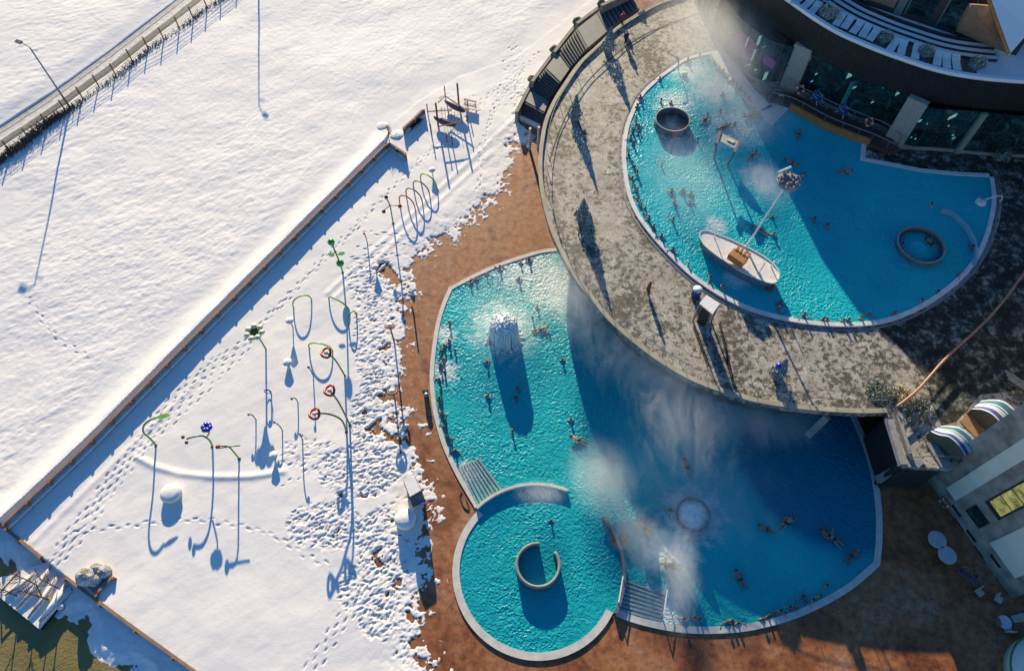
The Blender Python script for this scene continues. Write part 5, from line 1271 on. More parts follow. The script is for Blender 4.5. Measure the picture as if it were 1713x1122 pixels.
# swing frame and net frame on the upper playground
r_ = empty('swing_frame', G(728, 200, 0), 'timber climbing frame with hanging boats and ropes on the upper playground', 'play frame')
for (u, v, h_) in ((733, 210, 3.4), (768, 180, 3.6)):
    p = G(u, v, 0); MB().tube([p, p + Vector((0, 0, h_))], .11, 8).build('mast_post', BROWNP, r_)
sw = MB()
pa = [G(726, 195, .9), G(742, 204, .9), G(763, 210, .9)]; pb = [G(744, 168, .9), G(760, 178, .9), G(778, 187, .9)]
for P_ in (pa, pb):
    MB().tube(smooth_line(P_, 5), [.10] + [.16 + .24 * math.sin(PI * k / 10) for k in range(1, 10)] + [.10], 8).build('hanging_boat', pm('plum_paint', (.12, .09, .16), (.08, .06, .1), 2, .5), r_, True)
for (a, b) in (((714, 187), (756, 184)), ((733, 212), (775, 203)), ((744, 160), (782, 186)), ((733, 172), (745, 160))): MB().bar(G(*a, 1.6), G(*b, 1.6), .09, .09).build('beam', WOOD, r_)
for (u, v) in ((716, 192), (722, 225), (745, 162), (783, 187), (783, 210), (757, 245), (748, 240)):
    p = G(u, v, 0); MB().tube([p, p + Vector((0, 0, 1.6))], .07, 7).build('frame_post', WOOD, r_)
m_ = MB()
for k in range(7):
    a = G(738 + 5.5 * k, 178 + 2 * k, 1.6); m_.bar(a, a - Vector((0, .1, 1.5)), .04, .04, Vector((1, 0, 0)))
m_.build('rope', WOOD, r_)
r_ = empty('picnic_bench', G(786, 172, 0), 'snow-dusted slatted bench right of the climbing frame', 'bench')
for k in range(4): MB().bar(G(776, 166 + k * 4.2, .75), G(797, 171 + k * 4.2, .75), .22, .08).build('seat_slat', SNOWY if k % 2 else GREY, r_)
for (u, v) in ((778, 172), (795, 178)): MB().bar(G(u, v, .05), G(u, v - 1, .7), .5, .1, Vector((1, 0, 0))).build('leg', DARK, r_)

# cabin with snow roof and snow globe
q = GL([(674, 804), (694, 795), (706, 820), (685, 832)], 2.7)
cb = empty('snowy_cabin', (q[0] + q[2]) / 2 - Vector((0, 0, 2.7)), 'tall cabin with a clean snow roof between trodden snow and brown paving', 'cabin')
MB().prism([(p.x, p.y) for p in q], -.1, 2.55).build('cabin_wall', pm('cabin_boards', (.09, .075, .06), (.06, .05, .045), 2, .8), cb)
cqc = sum(q, Vector()) / 4; MB().prism([(cqc + (p - cqc) * 0.9).to_tuple()[:2] for p in q], 2.553, 2.7).build('snow_roof', SNOW, cb)
sl = [G(685, 833, 2.5), G(706, 821, 2.5), G(710, 833, 1.0), G(690, 846, 1.0)]
MB().add(sl + [p - Vector((0, 0, .15)) for p in sl], [(0, 1, 2, 3), (7, 6, 5, 4), (0, 4, 5, 1), (1, 5, 6, 2), (2, 6, 7, 3), (3, 7, 4, 0)]).build('slide_chute', pm('blue_slide', (.04, .1, .2), None, 2, .4, 0), cb)
g = empty('snow_covered_hut', G(683, 872, 0), 'round snow-covered play hut below the snowy cabin', 'play hut'); gc = G(677, 866, 1.2)
MB().lathe((gc.x, gc.y, 0), [(.8, -.1), (.85, .7), (.8, .9)], 24).build('hut_wall', CREAM, g, True); MB().lathe((gc.x, gc.y, 0), [(.84, .9), (.9, 1.0), (.8, 1.2), (.4, 1.32), (0, 1.35)], 24).build('snow_cap', SNOW, g, True)
# lower-left: jetty, boulders, saplings
q = GL([(78, 940), (113, 968), (119, 988), (66, 1051), (0, 998), (-30, 975), (20, 960)], -.35)
jt = empty('pond_jetty', (q[3].x, q[3].y, -2.3), 'snow-covered plank jetty over the olive pond', 'jetty')
MB().prism([(p.x, p.y) for p in q], -1.0, -.4).build('jetty_frame', DARK, jt); qc = sum(q, Vector()) / len(q)
MB().prism([((qc + (p - qc) * 1.01).x, (qc + (p - qc) * 1.01).y) for p in q], -.397, -.3).build('snow_cover', SNOW, jt)
for k, (a, b, w) in enumerate((((88, 946), (30, 1018), .55), ((80, 955), (25, 1002), .35), ((98, 962), (48, 1034), .5), ((112, 978), (68, 1040), .7), ((60, 958), (10, 996), .5))):
    MB().tube([G(a[0], a[1], -.22), G((a[0] + b[0]) / 2 + 2, (a[1] + b[1]) / 2, -.16), G(b[0], b[1], -.22)], [w * .35, w * .5, w * .3], 8).build('snow_drift', SNOW, jt, True)
MB().bar(G(62, 993, -.15), G(88, 1002, -.15), .28, .12).build('yellow_plank', pm('yellow_plank_paint', (.5, .42, .16), None, 2, .6), jt)
rail = MB().tube([G(2, 988, .3), G(33, 955, .3)], .07, 6); rail.tube([G(2, 988, .3), G(2, 990, -.5)], .06, 6).tube([G(33, 955, .3), G(33, 957, -.5)], .06, 6); rail.build('jetty_rail', WOOD, jt)
ball_ = empty('snow_topped_bollard', G(102, 1014, -1.2), 'small snow-topped bollard beside the jetty corner', 'bollard'); bc_ = G(102, 1014, -.4)
MB().lathe((bc_.x, bc_.y, -1.4), [(.3, 0), (.28, .9), (.2, 1.0)], 12).build('bollard_body', GREY, ball_, True); MB().ball((bc_.x, bc_.y, -.35), .28, 12, .7).build('snow_cap', SNOW, ball_, True)
q = GL([(158, 992), (187, 963), (170, 952), (146, 978)], .0)
pr = empty('planter_box', (q[0].x, q[0].y, 0), 'square planter behind the short plank return', 'planter'); MB().prism([(p.x, p.y) for p in q], -.1, .25).build('box_wall', GREY, pr)
ROCK = pm('boulder_stone', (.20, .19, .17), (.62, .61, .62), 1.6, .85, .8, 3, .2)
for i, (u, v, r, lab) in enumerate(((143, 964, .8, 'largest snowy boulder, left in the heap by the planter'), (160, 952, .55, 'snowy boulder at the top of the heap by the planter'), (174, 956, .55, 'snowy boulder at the right of the heap by the planter'), (158, 970, .55, 'snowy boulder at the foot of the heap by the planter'))):
    p = G(u, v, r * .8); m_ = MB().ball((p.x, p.y, r * .75), r, 16, .85, .10); o = m_.build('boulder', ROCK, None, True); tag(o, lab, 'boulder', 'boulders heaped beside the planter')
def sapling(u, v, z, hgt, label, name='bare_sapling', lean=(.1, .1), nb=16):
    p = G(u, v, z); root = empty(name, p, label, 'tree'); tp = p + Vector((lean[0], lean[1], hgt))
    MB().tube([p, p.lerp(tp, .5) + Vector((.05, 0, 0)), tp], [.06, .045, .02], 6).build('trunk', pm('dark_bark', (.07, .055, .04), None, 4, .9), root)
    m_ = MB()
    for k in range(nb):
        t = random.uniform(.25, .95); a = p.lerp(tp, t); an = random.uniform(0, 2 * PI); L_ = (1.1 - t) * hgt * .45
        b = a + Vector((math.cos(an) * L_, math.sin(an) * L_, L_ * .8)); m_.tube([a, a.lerp(b, .5) + Vector((0, 0, .05)), b], [.025, .02, .01], 4)
        for _ in range(3):
            c_ = a.lerp(b, random.uniform(.3, .9)); m_.tube([c_, c_ + Vector((random.gauss(0, .25), random.gauss(0, .25), random.uniform(.1, .4)))], [.012, .007], 3)
    m_.build('crown', MATS['dark_bark'], root)
sapling(84, 1003, -.3, 3.6, 'thin leaning bare sapling beside the yellow plank on the jetty', lean=(-.3, 0)); sapling(30, 996, -.3, 3.2, 'bare sapling at the left end of the jetty', lean=(.2, 0)); sapling(62, 978, -.3, 3.8, 'bare sapling in the middle of the jetty'); sapling(100, 985, -.3, 3.3, 'bare sapling at the wall corner of the jetty')
sapling(650, 232, 0, 1.8, 'snowy little bare tree in the gap of the plank walls', nb=26)
m_ = MB(); 
for (u, v, r, lab) in ((640, 213, .8, 'blue-shadowed snow mound left of the wall gap'), (664, 228, .9, 'low snow mound in the wall gap')):
    p = G(u, v, 0); o = MB().ball((p.x, p.y, .1), r * 1.0, 18, .3, .06).build('snow_mound', SNOW, None, True); tag(o, lab, 'snow mound')

# ------------------------------------------------------------------ on the promenade: firs, cabin, person fittings
def fir(u, v, hgt, r, label, h0=ZD, base_at=True):
    p = G(u, v, h0); root = empty('small_fir', p, label, 'fir tree')
    MB().lathe(p, [(.45, 0), (.5, .45), (.42, .45)], 14).build('tub', GREY, root, True)
    MB().tube([p, p + Vector((0, 0, hgt))], [.07, .02], 6).build('trunk', MATS['dark_bark'], root)
    leafy(p + Vector((0, 0, .4)), r, hgt - .4, 900, .13, True).build('crown', FOLD, root)
fir(1017, 88, 3.1, 1.0, 'frosted blue-green fir near the staircase, uppermost on the promenade')
fir(961, 200, 3.1, .8, 'frosted fir halfway down the left arc of the promenade')
fir(973, 368, 2.8, .85, 'frosted fir on the lower left arc of the promenade, above a doubled shadow')
fir(984, 392, 2.6, .6, 'smaller frosted fir just below the other in the doubled pair')
fir(1299, 628, 2.6, .7, 'small fir hung with a blue bauble near the lower rim of the promenade')
MB().ball(G(1303, 612, ZD + 2.6), .3, 10).build('bauble', BLUE, bpy.data.objects['small_fir.004'], True)
def kiosk(cx, cy, h_, label):
    c = G(cx, cy, ZD + h_); q = GL([(1170, 507), (1182, 493), (1204, 508), (1192, 525)], ZD + h_)
    root = empty('white_roofed_kiosk', Vector((c.x, c.y, ZD)), label, 'kiosk')
    qc = sum(q, Vector()) / 4; MB().prism([((qc + (p - qc) * .55).x, (qc + (p - qc) * .55).y) for p in q], ZD, ZD + h_ - .15).build('kiosk_wall', DARK, root)
    MB().prism([(p.x, p.y) for p in q], ZD + h_ - .147, ZD + h_).build('roof', SNOW, root)
    for p in q:
        e = qc + (p - qc) * .92; MB().tube([(e.x, e.y, ZD), (e.x, e.y, ZD + h_ - .15)], .08, 6).build('corner_post', METAL, root)
kiosk(1187, 508, 2.9, 'glass kiosk with a flat white roof beside the upper pool rim')
bl = empty('blue_drum', G(1163, 492, ZD), 'dark blue drum left of the white-roofed kiosk', 'drum'); MB().lathe(G(1163, 495, ZD), [(.4, 0), (.45, .5), (.42, 1.0), (.3, 1.04)], 16).build('drum_body', pm('drum_blue', (.03, .08, .25), None, 2, .5, 0), bl, True)
MB().lathe(G(1163, 495, ZD), [(.43, 1.05), (.43, 1.1), (0, 1.12)], 16).build('drum_lid', SNOWY, bl, True)
st2 = empty('glass_screen', G(1240, 600, ZD), 'pair of thin glazed screens on the promenade, shadowed by the kiosk', 'screen')
for (a, b) in (((1160, 545), (1185, 612)), ((1204, 540), (1226, 640))): MB().bar(G(*a, ZD + .25), G(*b, ZD + .25), .06, .5).build('screen_panel', GLASSB, st2)
w = empty('waste_bin', G(713, 660, 0), 'small dark bin on the brown paving left of the lower pool', 'bin'); MB().lathe(G(713, 660, 0), [(.22, 0), (.28, .8), (.2, .85)], 12).build('bin_body', DARK, w, True); MB().ball(G(713, 660, .85), .26, 10, .5).build('bin_lid', METAL, w, True)
hz_ = empty('garden_hose', G(775, 840, 0), 'thin dark hose looping on the brown paving near the pool steps', 'hose')
MB().tube(smooth_line([G(u, v, .05) for (u, v) in ((772, 822), (770, 832), (776, 848), (785, 852), (780, 835))], 5), .05, 6).build('hose_tube', DARK, hz_, True)

# ------------------------------------------------------------------ people
def mat_rand(name, stops, rough=.55):
    m, n, l, b = _new(name); oi = n.new('ShaderNodeObjectInfo')
    l.new(ramp(n, l, oi.outputs['Random'], stops, 'CONSTANT'), b.inputs['Base Color']); b.inputs['Roughness'].default_value = rough
    b.inputs['Subsurface Weight'].default_value = 0.0; return m
SKIN = mat_rand('skin', [(0, (.30, .16, .11)), (.4, (.42, .26, .19)), (.75, (.22, .11, .075))])
HAIR = mat_rand('hair', [(0, (.03, .02, .015)), (.45, (.08, .045, .02)), (.75, (.02, .018, .018)), (.9, (.3, .2, .09))])
SWIM = mat_rand('swimwear', [(0, (.02, .02, .03)), (.4, (.03, .04, .15)), (.6, (.35, .03, .04)), (.8, (.03, .03, .03))])
def skin_mesh(name, V, E, rad, mat, sub=1):
    me = bpy.data.meshes.new(name); me.from_pydata(V, E, []); me.update()
    o = bpy.data.objects.new(name, me); scene.collection.objects.link(o)
    md = o.modifiers.new('skin', 'SKIN'); md.use_smooth_shade = True
    if not me.skin_vertices: me.skin_vertices.new()
    for i, r in enumerate(rad):
        me.skin_vertices[0].data[i].radius = (r, r); me.skin_vertices[0].data[i].use_root = (i == 0)
    s = o.modifiers.new('sub', 'SUBSURF'); s.levels = sub; s.render_levels = sub
    dg = bpy.context.evaluated_depsgraph_get(); ev = o.evaluated_get(dg); nm = bpy.data.meshes.new_from_object(ev)
    nm.materials.clear(); nm.materials.append(mat); nm.polygons.foreach_set('use_smooth', [True] * len(nm.polygons))
    bpy.data.objects.remove(o); bpy.data.meshes.remove(me); nm.name = name; return nm
def figure(pose):
    """joint tables, person facing +y, feet at z = 0 (floating: lying face up, head +y)"""
    V = []; E = []; Rr = []
    def v(p, r, par=None):
        V.append(Vector(p)); Rr.append(r)
        if par is not None: E.append((par, len(V) - 1))
        return len(V) - 1
    pel = v((0, 0, .95), .125); wa = v((0, 0, 1.12), .115, pel); ch = v((0, .01, 1.32), .145, wa); nk = v((0, 0, 1.47), .06, ch)
    hd0 = v((0, .015, 1.55), .075, nk); hd = v((0, .02, 1.64), .098, hd0); tp = v((0, .01, 1.73), .07, hd)
    for s in (-1, 1):
        if pose == 'stand': sh, el, wr = (.18 * s, 0, 1.40), (.36 * s, .05, 1.22), (.42 * s, .30, 1.20)
        elif pose == 'lean': sh, el, wr = (.19 * s, 0, 1.41), (.32 * s, -.10, 1.30), (.46 * s, -.18, 1.36)
        elif pose == 'swim': sh, el, wr = (.18 * s, .02, 1.42), (.34 * s, .22 * (1 if s > 0 else -.6), 1.50 if s > 0 else 1.2), (.30 * s, .30 if s > 0 else -.2, 1.78 if s > 0 else 1.0)
        elif pose == 'float': sh, el, wr = (.18 * s, 0, 1.42), (.40 * s, 0, 1.28), (.50 * s, -.02, 1.50)
        else: sh, el, wr = (.19 * s, 0, 1.40), (.25 * s, -.02, 1.12), (.24 * s, .10 * s, .90)
        a = v(sh, .062, ch); b = v(el, .044, a); c = v(wr, .030, b)
        d = (Vector(wr) - Vector(el)).normalized(); sd = d.orthogonal().normalized(); pc = v(Vector(wr) + d * .07, .034, c)
        for k, (o_, L) in enumerate(((-.03, .065), (-.010, .08), (.010, .075), (.03, .06))):
            f1 = v(Vector(wr) + d * .11 + sd * o_, .009, pc); v(Vector(wr) + d * (.11 + L) + sd * o_ * 1.3 + Vector((0, 0, -.012)), .008, f1)
        th_ = v(Vector(wr) + d * .06 + sd * -.055, .010, c); v(Vector(wr) + d * .10 + sd * -.075, .008, th_)
        hp_ = v((.10 * s, 0, .88), .095, pel)
        if pose == 'walk': kn, an, to = (.10 * s, .16 * s, .50), (.10 * s, .05 * s - .08, .08), (.10 * s, .05 * s + .08, .04)
        elif pose in ('float', 'swim'): kn, an, to = (.16 * s, 0.02, .50), (.20 * s, -.02, .09), (.21 * s, .10, .05)
        else: kn, an, to = (.12 * s, .03, .50), (.12 * s, -.01, .08), (.12 * s, .13, .04)
        k_ = v(kn, .06, hp_); a_ = v(an, .036, k_); v(to, .035, a_)
    return V, E, Rr
def make_person(pose, clothed=False):
    V, E, Rr = figure(pose); rot = Matrix.Identity(4)
    if pose == 'float': rot = Matrix.Rotation(R(86), 4, 'X') @ Matrix.Translation((0, 0, 0)); rot = Matrix.Rotation(R(-82), 4, 'X')
    if pose == 'swim': rot = Matrix.Rotation(R(-80), 4, 'X')
    body = skin_mesh('person', V, E, Rr, SKIN)
    body.transform(rot); o = bpy.data.objects.new('person', body); scene.collection.objects.link(o)
    # face: nose, brow and ears grown as small bumps in the same body mesh
    def part(nm, build, mat):
        m = MB(); build(m); q = m.build(nm, mat); q.data.transform(rot); q.data.polygons.foreach_set('use_smooth', [True] * len(q.data.polygons)); q.parent = o; return q
    part('hair', lambda m: m.ball((0, -.012, 1.675), .112, 14, .95, .03), HAIR)
    if clothed:
        part('coat', lambda m: m.lathe((0, 0, 0), [(.19, .62), (.22, .9), (.19, 1.15), (.23, 1.38), (.16, 1.46), (.08, 1.5)], 16, 1.05, .8), clothed)
        def sl(m):
            for s in (-1, 1): m.tube([(.19 * s, 0, 1.42), (.26 * s, -.02, 1.12), (.25 * s, .10 * s, .92)], [.085, .07, .06], 8)
        part('sleeve', sl, clothed)
        def tr(m):
            for s in (-1, 1): m.tube([(.10 * s, 0, .9), (.10 * s, .16 * s, .50), (.10 * s, .05 * s - .08, .1)], [.12, .09, .08], 8)
        part('trousers', tr, DARK)
    else:
        part('swimwear', lambda m: m.lathe((0, 0, 0), [(.16, .80), (.185, .88), (.165, 1.0), (.15, 1.04)], 14, 1.1, .85), SWIM)
    return o
protos = {k: make_person(k) for k in ('stand', 'lean', 'float', 'swim')}
used = set()
def person(kind, u, v, zw, face, label, group, depth=1.32):
    """kind, survey pixel at the water line, water level, heading of the face (degrees from +x)"""
    p = protos[kind]; c = p if kind not in used else copy_tree(p); used.add(kind)
    if kind in ('float', 'swim'): loc = G(u, v, zw + .05); rz = R(face - 90); off = Vector((0, -1.25, 0)); off.rotate(Matrix.Rotation(rz, 3, 'Z')); loc = loc + off; loc.z = zw + .02
    else: loc = G(u, v, zw + .30); loc.z = zw - depth; rz = R(face - 90)
    s_ = random.uniform(.97, 1.10)
    place(c, loc, rz, s_)
    c['label'] = label; c['category'] = 'person'; c['group'] = group
    return c
ZU, ZL = ZD + .12, .06
# bathers along the rims, listed from one end to the other; face turned into the pool
def rim_row(pts, zw, centre, text, group):
    cxy = G(centre[0], centre[1], zw)
    for i, (u, v) in enumerate(pts):
        p = G(u, v, zw); an = math.degrees(math.atan2(cxy.y - p.y, cxy.x - p.x)) + random.uniform(-35, 35)
        person('lean' if i % 3 else 'stand', u, v, zw, an, text % ORD[i], group)
def free_row(pts, zw, group):
    for (u, v, k, a, lab) in pts: person(k, u, v, zw, a, lab, group)
UPL = [(1151, 100), (1104, 130), (1071, 162), (1066, 176), (1064, 199), (1069, 211), (1058, 216), (1068, 221), (1055, 228), (1060, 238), (1052, 254), (1058, 270), (1062, 279), (1066, 288), (1058, 297), (1062, 309), (1066, 317), (1067, 331), (1073, 341), (1080, 347), (1086, 364), (1094, 378), (1107, 393), (1126, 416)]
rim_row(UPL, ZU, (1250, 280), 'bather at the left rim of the upper pool, %s counting down from the steaming tip', 'bathers along the left rim of the upper pool')
UPB = [(1152, 440), (1188, 463), (1208, 479), (1306, 505), (1304, 516), (1346, 525), (1378, 532), (1384, 533), (1412, 535), (1420, 534), (1442, 530), (1455, 524), (1498, 522), (1543, 500), (1570, 487), (1607, 456), (1627, 412)]
for i in range(len(UPB)):
    p = G(*UPB[i], ZU); c0 = G(1380, 380, ZU); an = math.degrees(math.atan2(c0.y - p.y, c0.x - p.x)) + random.uniform(-35, 35)
    person('lean' if i % 2 else 'stand', UPB[i][0], UPB[i][1], ZU, an, 'bather at the lower rim of the upper pool, %s counting from the left' % ('first' if i == 0 else ORD[i]), 'bathers along the lower rim of the upper pool')
UPR = [(1171, 91), (1185, 97), (1195, 103), (1202, 114), (1210, 119), (1218, 127), (1225, 134), (1232, 142), (1238, 149), (1246, 157), (1253, 165), (1251, 176), (1262, 184), (1270, 192)]
rim_row(UPR, ZU, (1170, 200), 'bather at the steaming right rim of the upper pool, %s counting down from the tip', 'bathers along the right rim of the upper pool')
free_row([(1107, 274, 'stand', 200, 'lone bather below the dark-filled ring wall'), (1124, 319, 'stand', 90, 'bather left of the close group in the sunny upper pool, upper one'), (1128, 337, 'stand', 20, 'bather just under the group of four in the sunny upper pool, left side'),
          (1142, 317, 'stand', 300, 'bather at the middle top of the group in the sunny upper pool'), (1156, 323, 'stand', 250, 'bather at the right top of the group in the sunny upper pool'), (1155, 338, 'stand', 90, 'bather at the right bottom of the group in the sunny upper pool'),
          (1126, 367, 'stand', 200, 'lone bather below the group in the sunny upper pool'), (1153, 228, 'stand', 180, 'bather right beside the dark-filled ring, left of two'), (1167, 232, 'stand', 160, 'bather right of the pair beside the dark-filled ring'),
          (1181, 199, 'swim', 60, 'swimmer between the dark-filled ring and the flat panel'), (1206, 184, 'stand', 30, 'bather in steam upper of two between ring and building rim'), (1209, 156, 'stand', 280, 'bather in thick steam near the building rim'),
          (1106, 168, 'stand', 0, 'bather left above the dark-filled ring'), (1123, 171, 'stand', 40, 'bather directly above the dark-filled ring'), (1252, 196, 'float', 200, 'floating bather in foam near the rim corner'), (1214, 213, 'float', 30, 'floating bather right behind the flat panel'),
          (1230, 206, 'stand', 200, 'bather in foam right above the flat panel'), (1261, 259, 'swim', 50, 'dark-suited swimmer right of the flat panel'), (1336, 224, 'float', 70, 'floating bather in the shade near the gallery'), (1320, 272, 'swim', 160, 'swimmer above the crow nest at the shade edge'),
          (1417, 288, 'float', 10, 'floating bather in the middle of the shaded upper pool'), (1559, 341, 'stand', 10, 'bather left of the low curved wall'), (1363, 366, 'stand', 200, 'left of two bathers just inside the shade'), (1384, 377, 'stand', 0, 'right of two bathers just inside the shade'),
          (1293, 361, 'stand', 90, 'bather behind the ship mast, farther one'), (1295, 391, 'stand', 70, 'bather behind the ship mast, nearer one'), (1266, 385, 'swim', 150, 'swimmer close to the ship mast'), (1555, 406, 'float', 120, 'bather sitting in the shaded round ring wall'),
          (1345, 292, 'stand', 120, 'bather right of the crow nest'), (1510, 408, 'stand', 180, 'bather left of the shaded round ring wall')], ZU, 'bathers out in the upper pool')
LOL = [(885, 432), (871, 438), (836, 446), (814, 457), (796, 465), (787, 471), (752, 540), (751, 570), (743, 578), (761, 585), (739, 588), (742, 600), (737, 611), (744, 622), (735, 634), (737, 652), (735, 666), (739, 676), (740, 690), (745, 702), (744, 714), (750, 730), (756, 742), (762, 753)]
rim_row(LOL, ZL, (850, 620), 'bather at the left rim of the lower pool, %s counting down from the promenade', 'bathers along the left rim of the lower pool')
LOB = [(1144, 1034), (1163, 1032), (1171, 1034), (1217, 1040), (1225, 1037), (1235, 1041), (1276, 1034), (1286, 1029), (1296, 1026), (1306, 1021), (1314, 1024), (1322, 1014), (1331, 1016), (1343, 997), (1349, 1006), (1361, 1002), (1372, 995), (1384, 978)]
for i, (u, v) in enumerate(LOB):
    p = G(u, v, ZL); c0 = G(1250, 850, ZL); an = math.degrees(math.atan2(c0.y - p.y, c0.x - p.x)) + random.uniform(-35, 35)
    person('lean' if i % 2 else 'stand', u, v, ZL, an, 'bather at the bottom rim of the lower pool, %s counting from the left' % ('first' if i == 0 else ORD[i]), 'bathers along the bottom rim of the lower pool')
free_row([(824, 572, 'stand', 80, 'bather at the foot of the foaming mushroom fountain'), (868, 465, 'stand', 90, 'bather in bubbling water above the mushroom fountain'), (899, 513, 'stand', 60, 'upper of three bathers right of the mushroom fountain'),
          (891, 531, 'stand', 200, 'left of three bathers right of the mushroom fountain'), (909, 550, 'float', 20, 'lowest of three bathers right of the mushroom fountain'), (941, 601, 'stand', 90, 'lone bather right of the fountain shadow'), (814, 604, 'stand', 100, 'bather left of the fountain shadow, upper one'),
          (816, 662, 'stand', 60, 'bather left of the fountain shadow, lower one'), (866, 650, 'stand', 40, 'bather in the fountain shadow, upper of two'), (863, 665, 'stand', 220, 'bather in the fountain shadow, lower of two'), (857, 721, 'stand', 180, 'bather alone above the round basin'),
          (955, 701, 'stand', 90, 'bather at the edge of the promenade shade'), (962, 735, 'swim', 160, 'swimmer with arms spread at the edge of the promenade shade'), (922, 870, 'stand', 80, 'only bather inside the round basin'), (1075, 878, 'float', 130, 'bather right of the grey basin wall'),
          (1024, 902, 'lean', 200, 'bather leaning outside the grey basin wall, left of two'), (1042, 901, 'float', 20, 'bather floating outside the grey basin wall, right of two'), (1121, 852, 'stand', 90, 'bather left of the steel bubble bowl'), (1186, 856, 'stand', 0, 'bather right of the steel bubble bowl'),
          (1117, 945, 'float', 170, 'pale floating bather below the bubble bowl'), (1147, 778, 'swim', 100, 'swimmer alone in the shade above the bubble bowl'), (1276, 882, 'float', 150, 'left of the swimmers in the middle shade, on the back'), (1318, 872, 'swim', 40, 'middle swimmer of three in the shaded lower pool'),
          (1380, 893, 'swim', 150, 'right swimmer of the three in the shaded lower pool, left of a pair'), (1390, 897, 'float', 130, 'floating partner at the far right of the shaded lower pool swimmers'), (1235, 963, 'float', 110, 'floating bather alone low in the shaded lower pool'), (1428, 927, 'swim', 40, 'lone swimmer nearest the right rim of the lower pool')], ZL, 'bathers out in the lower pool')
# clothed people
RC = pm('dark_red_coat', (.20, .05, .045), None, 3, .7); RC2 = pm('crimson_coat', (.4, .02, .05), None, 3, .7)
w1_ = make_person('walk', RC); place(w1_, G(1083, 490, ZD), R(70)); tag(w1_, 'person in a dark red coat standing on the sunny promenade', 'person')
w2_ = make_person('walk', RC2); place(w2_, G(1040, 42, ZD), R(20)); tag(w2_, 'person in a crimson coat at the staircase parapet', 'person')
w3_ = make_person('walk', pm('navy_coat', (.03, .03, .08), None, 3, .7)); place(w3_, G(1046, 74, ZD), R(190)); tag(w3_, 'person in navy near the topmost fir on the promenade', 'person')

# ------------------------------------------------------------------ steam over the warm water
def mat_steam(name, dens, lo, hi, sc, seed):
    m = bpy.data.materials.new(name); m.use_nodes = True; n = m.node_tree.nodes; l = m.node_tree.links; n.clear()
    out = n.new('ShaderNodeOutputMaterial'); pv = n.new('ShaderNodeVolumePrincipled'); pv.inputs['Color'].default_value = (.96, .97, 1, 1); pv.inputs['Anisotropy'].default_value = .1
    g = n.new('ShaderNodeNewGeometry'); tc = n.new('ShaderNodeTexCoord')
    ad = n.new('ShaderNodeVectorMath'); ad.operation = 'ADD'; l.new(g.outputs['Position'], ad.inputs[0]); ad.inputs[1].default_value = (seed * 7.1, seed * 3.3, seed)
    mp = n.new('ShaderNodeMapping'); mp.inputs['Rotation'].default_value = (0, 0, R(25)); mp.inputs['Scale'].default_value = (1.3, .6, .9); l.new(ad.outputs[0], mp.inputs['Vector'])
    f = noise(n, l, mp.outputs[0], sc, 7, .72, 2.2)
    ln = n.new('ShaderNodeVectorMath'); ln.operation = 'LENGTH'; l.new(tc.outputs['Object'], ln.inputs[0])
    fo = n.new('ShaderNodeMapRange'); fo.inputs['From Min'].default_value = 1.0; fo.inputs['From Max'].default_value = .25; l.new(ln.outputs['Value'], fo.inputs['Value'])
    sm = n.new('ShaderNodeMath'); sm.operation = 'MULTIPLY_ADD'; l.new(fo.outputs[0], sm.inputs[0]); sm.inputs[1].default_value = .32; l.new(f, sm.inputs[2])
    mr = n.new('ShaderNodeMapRange'); mr.inputs['From Min'].default_value = lo; mr.inputs['From Max'].default_value = hi; mr.inputs['To Max'].default_value = dens; l.new(sm.outputs[0], mr.inputs['Value'])
    mu = n.new('ShaderNodeMath'); mu.operation = 'MULTIPLY'; l.new(mr.outputs[0], mu.inputs[0]); l.new(fo.outputs[0], mu.inputs[1])
    l.new(mu.outputs[0], pv.inputs['Density']); l.new(pv.outputs[0], out.inputs['Volume']); return m
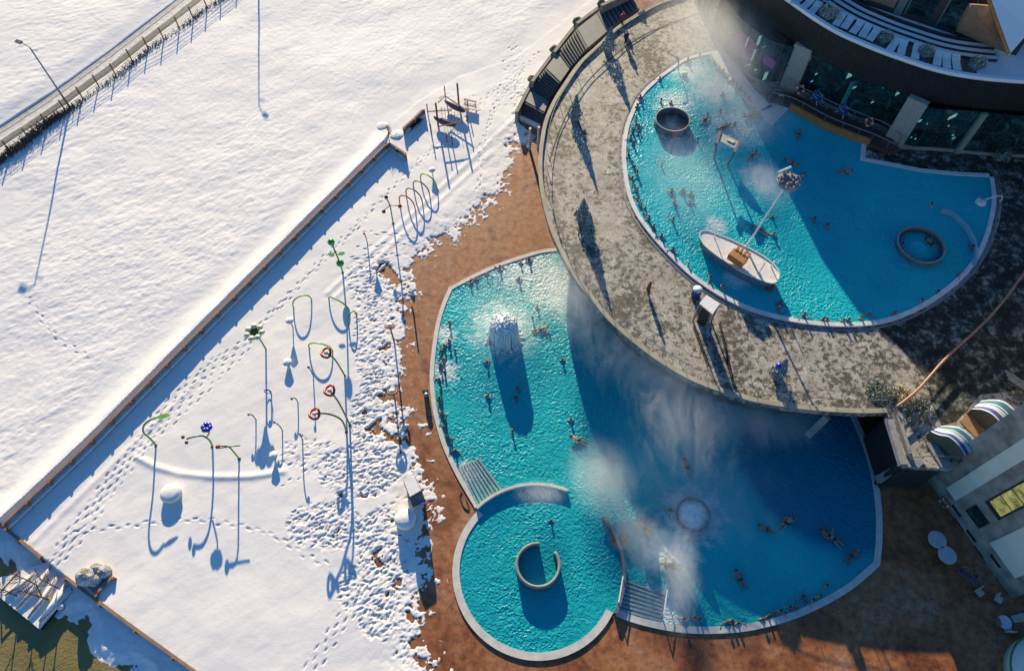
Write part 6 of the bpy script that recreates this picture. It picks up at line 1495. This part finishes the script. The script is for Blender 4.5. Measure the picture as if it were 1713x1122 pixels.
def steam(u, v, z, rx, ry, rz_, ang_, dens, label, lo=.58, hi=.85, sc=.32, seed=1):
    me = bpy.data.meshes.new('steam'); bm = bmesh.new(); bmesh.ops.create_icosphere(bm, subdivisions=3, radius=1.0); bm.to_mesh(me); bm.free()
    me.materials.append(mat_steam('steam_%d' % seed, dens, lo, hi, sc, seed)); o = bpy.data.objects.new('steam', me); scene.collection.objects.link(o)
    o.location = G(u, v, z); o.scale = (rx, ry, rz_); o.rotation_euler = (0, 0, R(ang_)); o['kind'] = 'stuff'; tag(o, label, None)
steam(1085, 600, 3.6, 15, 6.0, 3.0, -38, .34, 'steam drifting out from under the promenade edge over the lower pool', .60, .92, .42, 1)
steam(1140, 680, 4.0, 6, 9, 3.0, 10, .34, 'steam curling down over the shaded lower pool', .60, .92, .42, 2)
steam(1260, 700, 3.4, 9, 4.0, 2.6, -5, .25, 'thin steam below the promenade rim', seed=3)
steam(965, 480, 4.6, 4.2, 7.0, 2.6, 12, .42, 'steam at the left foot of the promenade', seed=4)
steam(1200, 60, 9.5, 8, 12, 4.5, 25, .16, 'thick steam rising between promenade and glass hall', .44, .85, .25, 5)
steam(1190, 140, 7.6, 5, 8, 2.2, 20, .22, 'steam over the tip of the upper pool', .46, .85, .35, 6)
steam(1265, 190, 7.4, 5, 5, 2.0, -40, .2, 'steam along the right rim of the upper pool', .46, .85, .35, 7)
steam(1005, 800, 1.8, 3.4, 4.6, 1.7, 20, .55, 'bright steam over the gap of the round basin', .45, .95, .4, 8)
steam(1075, 900, 1.6, 3.0, 5.5, 1.5, 35, .30, 'pale steam right of the round basin', .55, .85, .4, 9)
steam(1140, 960, 1.8, 2.0, 6.0, 1.7, -8, .50, 'column of steam drifting from the bubble bowl to the bottom rim', .55, .85, .4, 10)
steam(905, 825, 1.6, 3.0, 1.6, 1.4, 0, .35, 'steam over the top of the round basin wall', .55, .85, .4, 11)
steam(1180, 800, 1.8, 12, 7, 1.7, -20, .10, 'thin torn steam drifting over the middle of the lower pool', .56, .84, .3, 13)
steam(850, 520, 1.8, 8, 8, 1.7, 10, .14, 'thin steam over the sunny corner of the lower pool', .58, .86, .35, 14)
steam(1150, 300, 7.2, 7, 11, 1.8, 10, .12, 'thin steam over the sunny half of the upper pool', .58, .86, .35, 15)
steam(1280, 305, 6.8, 3.0, 5.0, 1.4, 15, .16, 'light steam left of the crow nest', .55, .85, .4, 12)
